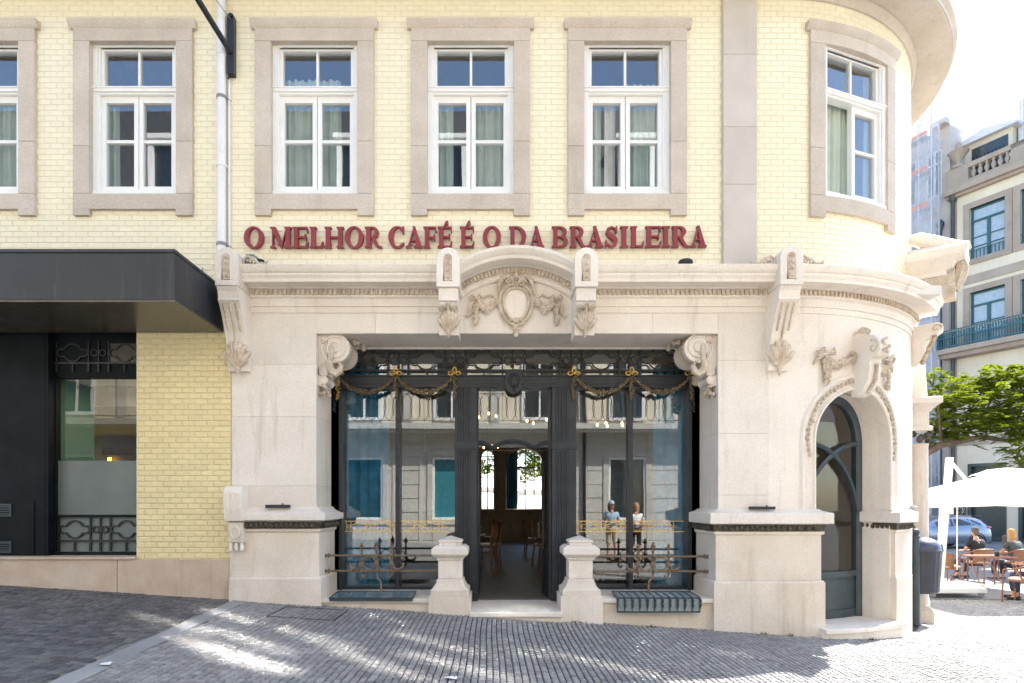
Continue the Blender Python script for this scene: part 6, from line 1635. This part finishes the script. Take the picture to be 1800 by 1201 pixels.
# ================================================================== PARKED CAR
M['car'] = plain('silver_blue_paint', (.20,.235,.31), .28, .7, var=.03, coat=1); M['carglass'] = plain('car_glass', (.02,.03,.03), .05, spec=.8); M['tyre'] = plain('tyre_rubber', (.015,.015,.016), .8)
M['tail'] = plain('tail_lamp', (.45,.01,.02), .2, coat=1); M['hub'] = plain('hubcap', (.62,.62,.63), .35, .4)
cx0,cy0 = 21.7,19.6
t = thing('parked_car', 'silver blue hatchback parked behind the terrace, tail to the right', 'car', (20.2,cy0,G0))
T = lambda v: (cx0-v[0], cy0+v[1], G0+v[2])
S = [(.0,.42,.62,.64,.70,.60),(.05,.30,.80,.84,.80,.64),(.18,.24,.95,1.08,.85,.64),(.42,.22,1.0,1.34,.87,.62),(.62,.22,1.0,1.42,.88,.60),(1.3,.22,.97,1.46,.88,.60),(2.0,.22,.93,1.44,.88,.60),(2.5,.22,.91,1.25,.88,.62),(2.98,.22,.90,.98,.87,.68),(3.4,.22,.84,.90,.86,.70),(3.8,.24,.74,.80,.82,.66),(4.02,.30,.62,.66,.72,.58),(4.08,.38,.52,.54,.62,.5)]
mb = MB(T); rings = []
for x,zb,zm,zt,wb,wr in S:
    half = [(-wb*.92,zb),(-wb,zb+.12),(-wb*1.01,(zb+zm)/2+.05),(-wb*.97,zm),(-wr*1.05,zm+(zt-zm)*.75),(-wr*.75,zt)]
    rings.append([(x,y,z) for y,z in half]+[(x,-y,z) for y,z in half[::-1]])
mb.loft(rings); build('body', mb, M['car'], t, 40)
for s in (-1,1):
    for xs_ in ((.50,.88),(.95,1.62),(1.70,2.42)):
        mb = MB(T); v = []
        def sec(x,k,top):
            for a,b in zip(S,S[1:]):
                if a[0] <= x <= b[0]:
                    u = (x-a[0])/(b[0]-a[0]); zm,zt,wb,wr = [a[i]+(b[i]-a[i])*u for i in (2,3,4,5)]
                    z = zm+(zt-zm)*k; y = wb*.97+(wr*1.05-wb*.97)*k/.75; return (x,s*(y+.006),z)
        for x in (xs_[0],xs_[1]):
            v += [sec(x,.08,0),sec(x,.66 if x > .6 else .25,0)]
        mb.add([v[0],v[2],v[3],v[1]],[(0,1,2,3)]); build('side_window', mb, M['carglass'], t, 0)
    for xw in (.72,3.25):
        mb = MB(T); mb.lathe([(.20,-.09),(.30,-.095),(.32,-.07),(.32,.07),(.30,.095),(.20,.09)], (xw,s*.80,.32), 24, 'y'); wh = build('wheel', mb, M['tyre'], t, 40)
        mb = MB(T); mb.lathe([(.02,.10),(.08,.105),(.19,.085),(.215,.095),(.215,-.05)] if s > 0 else [(.02,-.10),(.08,-.105),(.19,-.085),(.215,-.095),(.215,.05)], (xw,s*.80,.32), 24, 'y'); build('hubcap', mb, M['hub'], wh, 30)
        mb = MB(T)
        for k in range(6): mb.ball((xw+.135*math.cos(k*1.047),s*.905,.32+.135*math.sin(k*1.047)),(.03,.012,.03),6,4)
        build('hub_hole', mb, M['tyre'], wh)
        mb = MB(T); mb.tube([(xw+.36*math.cos(a),s*.875,.32+.36*math.sin(a)) for a in [R_(-10+200*i/14) for i in range(15)]], .025, 5); build('wheel_arch', mb, M['tyre'], t)
    mb = MB(T); mb.ball((.20,s*.74,.92),(.20,.12,.075),10,6); build('tail_light', mb, M['tail'], t, 60)
mb = MB(T); mb.add([(.16,-.55,1.08),(.16,.55,1.08),(.42,.52,1.36),(.42,-.52,1.36)],[(0,1,2,3)]); build('rear_window', mb, M['carglass'], t, 0)
mb = MB(T); mb.box(.30,.62,-.58,.58,1.405,1.445); build('spoiler', mb, M['carglass'], t, bevel=.01)
mb = MB(T); mb.box(.0,.3,-.75,.75,.22,.42); build('bumper', mb, M['black'], t, bevel=.03)
mb = MB(T); mb.tube([(.75,0,1.44),(.55,0,1.66)], .006, 5); build('aerial', mb, M['black'], t)

# ================================================================== BUILDINGS BEYOND
M['far_cream'] = stone('far_cream_render', (.58,.50,.38), (.66,.59,.47), (.36,.29,.2), big=.6, streak=.3); M['far_granite'] = stone('far_granite', (.30,.24,.19), (.38,.31,.25), (.14,.11,.08), big=1, fine=30, streak=.4)
M['teal'] = plain('teal_joinery', (.012,.085,.105), .4); M['zinc'] = plain('white_sheet_roof', (.62,.62,.64), .6)
dv = Vector((.46,-.888)).normalized(); nv = Vector((-.888,-.46)).normalized()
def Q(t_,n_,z): return Vector((25.2+dv.x*t_+nv.x*n_, 26+dv.y*t_+nv.y*n_, z))
T = lambda v: Q(v[0],v[1],v[2])
B1 = thing('granite_house', 'cream town house with granite trim, teal windows and a long iron balcony', 'building', tuple(Q(2.5,0,G0)))
TE = 5.6
mb = MB(T); ops = [(.95,2.55),(3.2,4.8)]; x = 0.0
for a,b in ops:
    mb.box(x,a,-9,0,G0-.3,18.2); 
    z = 3.6
    for z0,z1 in ((9.9,12.8),(14.5,17.35)): mb.box(a,b,-9,0,z,z0); z = z1
    mb.box(a,b,-9,0,z,18.2); mb.box(a,b,-9,-.9,G0-.3,18); x = b
mb.box(x,TE,-9,0,G0-.3,18.2); build('render_wall', mb, M['far_cream'], B1)
mb = MB(T); mb.box(-.02,.33,-.2,.06,G0-.3,18.2)
for z0,z1 in ((4.6,5.0),(9.35,9.7),(13.3,13.75)): mb.box(.34,TE,-.1,.05,z0,z1)
mb.box(TE-.4,TE+.02,-.2,.06,G0,18.2); build('granite_band', mb, M['far_granite'], B1)
for a,b in ops:
    for z0,z1 in ((9.9,12.8),(14.5,17.35)):
        mb = MB(T); rectframe(mb,a-.3,b+.3,z0-.2,z1+.3,.3,-.2,.07); sr = build('granite_surround', mb, M['far_granite'], B1)
        mb = MB(T); rectframe(mb,a,b,z0,z1,.09,-.25,-.12); mb.box(a,b,-.25,-.1,z1-.75,z1-.66); m_ = (a+b)/2; mb.box(m_-.07,m_+.07,-.25,-.11,z0,z1-.7)
        for zz in (z0+.75,z0+1.25): mb.box(a,b,-.22,-.14,zz,zz+.05)
        w = build('teal_window', mb, M['teal'], B1)
        mb = MB(T); mb.box(a+.05,b-.05,-.20,-.19,z0+.05,z1-.05); build('pane', mb, M['mirror2'] if 'mirror2' in M else M.setdefault('mirror2',plain('pale_reflecting_glass',(.30,.36,.40),.05,spec=1.0)), w, 0)
        mb = MB(T)
        if z0 > 14:
            mb.box(a,b,-.06,-.03,z0+.55,z0+.60); mb.box(a,b,-.06,-.03,z0+.05,z0+.10)
            for k in range(9): mb.box(a+.1+.17*k,a+.14+.17*k,-.06,-.03,z0+.1,z0+.55)
            build('window_guard', mb, M['teal'], w)
    mb = MB(T); rectframe(mb,a-.1,b+.05,G0,3.6,.16,-.3,.03); mb.box(a,b,-.3,-.2,G0,3.5); build('shop_door', mb, plain('dark_shop_glass',(.035,.05,.05),.15), B1)
mb = MB(T); mb.box(-.35,TE,0,.85,9.62,9.88); mb.box(-.2,TE,0,.6,9.4,9.62)
for z in (9.95,10.75): mb.box(-.3,TE,.77,.82,z,z+.05)
for k in range(50): mb.box(-.3+.12*k,-.265+.12*k,.78,.81,9.9,10.8)
bl = build('balcony', mb, M['far_granite'], B1)
mb = MB(T)
for z in (9.95,10.42,10.8): mb.box(-.32,TE+.02,.765,.835,z,z+.06)
for k in range(50): mb.box(-.305+.12*k,-.26+.12*k,.775,.825,9.9,10.82)
for k in range(20): mb.tube([(-.2+.29*k+.11*math.cos(q),.80,10.62+.11*math.sin(q)) for q in [.785*i for i in range(8)]], .018, 4, closed=True)
for k in range(8): mb.box(-.35,-.28,.1*k,.1*k+.035,9.9,10.82)
mb.box(-.36,-.27,0,.8,10.8,10.86); build('balcony_railing', mb, M['teal'], bl)
mb = MB(T); mb.box(-.1,TE,-.6,.25,18.2,18.35); mb.box(-.15,TE,-.6,.45,18.35,18.65); mb.box(-.1,TE,-.5,.35,18.65,18.75); co = build('cornice', mb, M['far_granite'], B1)
mb = MB(T); mb.box(-.1,1.0,0,.3,18.75,19.75); mb.box(1.0,TE,0,.3,19.5,19.75); mb.box(1.0,TE,0,.28,18.75,18.9); mb.box(2.9,3.6,0,.3,18.75,19.75); bp = build('parapet', mb, M['far_granite'], co)
for k in range(6):
    mb = MB(T); mb.lathe([(.09,18.9),(.05,18.96),(.11,19.1),(.12,19.2),(.05,19.38),(.09,19.5)], (1.2+.3*k,.15,0), 10); build('baluster', mb, M['far_granite'], bp, 60)
mb = MB(T); mb.lathe([(.3,19.75),(.3,19.9),(.12,19.95),(.14,20.1),(.42,20.5),(.5,20.62),(.3,20.62),(.12,20.8),(.16,21.0),(.05,21.2)], (.45,.12,0), 14); build('roof_urn', mb, M['far_granite'], B1, 50)
mb = MB(T); mb.box(-.1,2.2,-4,-1.6,18.7,21.6); build('dormer', mb, M['far_cream'], B1)
mb = MB(T); mb.prism([(-.35,21.6),(2.5,21.6),(2.5,21.75),(1.0,22.1),(-.35,21.75)], lambda x,z,d: (x,d,z), -4.2,-1.3); build('dormer_roof', mb, M['zinc'], B1)
mb = MB(T); mb.box(.3,2.0,-1.62,-1.58,19.4,21.3); 
for k in range(9): mb.box(.35+.18*k,.38+.18*k,-1.58,-1.5,19.3,20.8)
build('dormer_window', mb, M['carglass'], B1)
mb = MB(T); mb.box(2.3,TE,-4,-2,18.7,23.0)
for k in range(24): mb.box(2.3+.14*k,2.36+.14*k,-2,-1.96,18.7,23.0)
build('sheet_clad_attic', mb, M['zinc'], B1)
mb = MB(T); mb.tube([(.2,.16,18.3),(.2,.14,G0)], .09, 10); mb.lathe([(.16,18.05),(.2,18.3),(.1,17.95)], (.2,.16,0), 8); mb.tube([(-.35,.3,16.9),(-.35,.3,G0)], .08, 8); mb.lathe([(.1,16.6),(.2,16.95),(.2,17.05),(.05,17.25)],(-.35,.3,0),8); build('downpipe', mb, M['green_iron'], B1, 60)
# narrow upright shop banners beside the door
for k,tx in enumerate((.36,.62)):
    mb = MB(T); mb.box(tx,tx+.18,.12,.16,.6,2.4); t = build('shop_banner', mb, M['black'], None); tag(t, ('narrow black lettered banner beside the downpipe','narrow black lettered banner nearer the shop door')[k],'banner')
    mb = MB(T)
    for j in range(9):
        z = .75+.17*j; mb.box(tx+.04,tx+.065,.16,.165,z,z+.11); mb.box(tx+.065,tx+.14,.16,.165,z+(.0 if (j+k)%2 else .09),z+(.02 if (j+k)%2 else .11)); mb.box(tx+.115,tx+.14,.16,.165,z+.03*(j%2),z+.10)
    build('banner_lettering', mb, M['white'], t, 0)
# scaffolded house and its scaffold
M['sc_wall'] = stone('scaffolded_wall', (.46,.42,.38), (.54,.50,.46), (.3,.26,.22), big=.8, streak=.3)
S1 = thing('scaffolded_house', 'grey stone house under repair behind scaffold netting', 'building', tuple(Q(-4,0,G0)))
mb = MB(T); x = -9.0
ow = [(-7.6,-6.2),(-5.4,-4.0),(-3.2,-1.8),(-1.3,-.45)]
for a,b in ow:
    mb.box(x,a,-9,-.05,G0-.3,22.5); z = G0-.3
    for q in range(5): mb.box(a,b,-9,-.05,z,4.4*q+1.2); z = 4.4*q+3.8
    mb.box(a,b,-9,-.05,z,22.5); mb.box(a,b,-9,-.6,0,22.4); x = b
mb.box(x,-.04,-9,-.05,G0-.3,22.5); mb.box(-9,-.04,-.05,.4,22.5,22.8); build('stone_wall', mb, M['sc_wall'], S1)
for a,b in ow:
    for q in range(5):
        z0,z1 = 4.4*q+1.2,4.4*q+3.8
        mb = MB(T); rectframe(mb,a,b,z0,z1,.1,-.3,-.12); mb.box((a+b)/2-.05,(a+b)/2+.05,-.28,-.14,z0,z1); mb.box(a,b,-.28,-.14,z1-.8,z1-.7); w = build('white_window', mb, M['white'], S1)
        mb = MB(T); mb.box(a+.05,b-.05,-.24,-.22,z0+.05,z1-.05); build('pane', mb, M['mirror_glass'], w, 0)
SC = thing('scaffold', 'white netted scaffold with orange toe boards in front of the grey house', 'scaffold', tuple(Q(-4,1,G0)))
M['orange'] = plain('orange_board', (.70,.16,.04), .6); M['pole'] = plain('galvanised_pole', (.50,.52,.55), .4, .4)
m, nt, p = mat('debris_netting'); nt.nodes.remove(p); o_ = [n for n in nt.nodes if n.type == 'OUTPUT_MATERIAL'][0]
a_ = N(nt,'ShaderNodeBsdfTransparent'); d = N(nt,'ShaderNodeBsdfDiffuse'); d.inputs[0].default_value = (.74,.77,.84,1); l = N(nt,'ShaderNodeBsdfTranslucent'); l.inputs[0].default_value = (.74,.77,.84,1)
m1 = N(nt,'ShaderNodeMixShader'); m1.inputs[0].default_value = .5; nt.links.new(d.outputs[0],m1.inputs[1]); nt.links.new(l.outputs[0],m1.inputs[2])
m2 = N(nt,'ShaderNodeMixShader'); nt.links.new(ramp(nt, noise(nt,1.5,4), [(.3,.34),(.7,.5)]), m2.inputs[0]); nt.links.new(a_.outputs[0],m2.inputs[1]); nt.links.new(m1.outputs[0],m2.inputs[2]); nt.links.new(m2.outputs[0],o_.inputs[0]); M['net'] = m
for q in range(12):
    z = 2.0*q+1.9
    mb = MB(T); mb.box(-9,-.5,.55,1.25,z-.06,z); build('deck', mb, M['pole'], SC)
    mb = MB(T); mb.box(-9,-.5,1.26,1.30,z,z+.18); build('toe_board', mb, M['orange'], SC)
    mb = MB(T); mb.tube([(-9,1.28,z+1.0),(-.3,1.28,z+1.0)], .03, 5); mb.tube([(-9,1.28,z+.55),(-.3,1.28,z+.55)], .025, 5); build('guard_rail', mb, M['pole'], SC)
for x in (-8,-5.8,-3.6,-1.9,-.95,-.3):
    mb = MB(T); mb.tube([(x,1.28,G0),(x,1.28,26)], .035, 6); mb.tube([(x,.55,G0),(x,.55,26)], .035, 6); build('standard', mb, M['pole'], SC)
mb = MB(T)
for q in range(24): mb.tube([(-.3,.55,q+.5),(-.3,1.28,q+.5)], .02, 4); mb.tube([(-.95,1.28,q+.5),(-.3,1.28,q+.5)], .02, 4)
build('ladder_frame', mb, M['pole'], SC)
mb = MB(T); n = 40
for y,xa,xb in ((1.36,-9,-.25),):
    v = []; f = []
    for i in range(n+1):
        for j in range(30): v.append((xa+(xb-xa)*i/n, y+.05*math.sin(i*1.3+j*.5)*math.sin(j*1.1), .9+25*j/29))
    for i in range(n):
        for j in range(29): f.append((i*30+j,(i+1)*30+j,(i+1)*30+j+1,i*30+j+1))
    mb.add(v,f)
v = [(-.25,.5,.9),(-.25,1.36,.9),(-.25,1.36,25.9),(-.25,.5,25.9)]; mb.add(v,[(0,1,2,3)])
build('netting', mb, M['net'], SC, 0, False)
mb = MB(T); mb.box(-9,-.4,1.32,1.36,-.4,3.3); build('plywood_hoarding', mb, plain('plywood', (.42,.30,.20), .8, var=.2), SC)
mb = MB(T)
for k in range(9): mb.box(-5,-.3,1.37,1.39,.2+.18*k,.35+.18*k)
sh = build('roller_shutter', mb, M['pole'], SC)

# the sun glancing off the mirror panes across the street has to be traced, not clamped away
sc.cycles.sample_clamp_indirect = 0
sc.cycles.blur_glossy = 0.0
sc.cycles.caustics_reflective = True
sc.cycles.use_adaptive_sampling = False
sc.cycles.use_guiding = True
sc.cycles.use_surface_guiding = True
sc.cycles.use_volume_guiding = False
sc.cycles.surface_guiding_probability = 0.7
sc.cycles.guiding_training_samples = 0
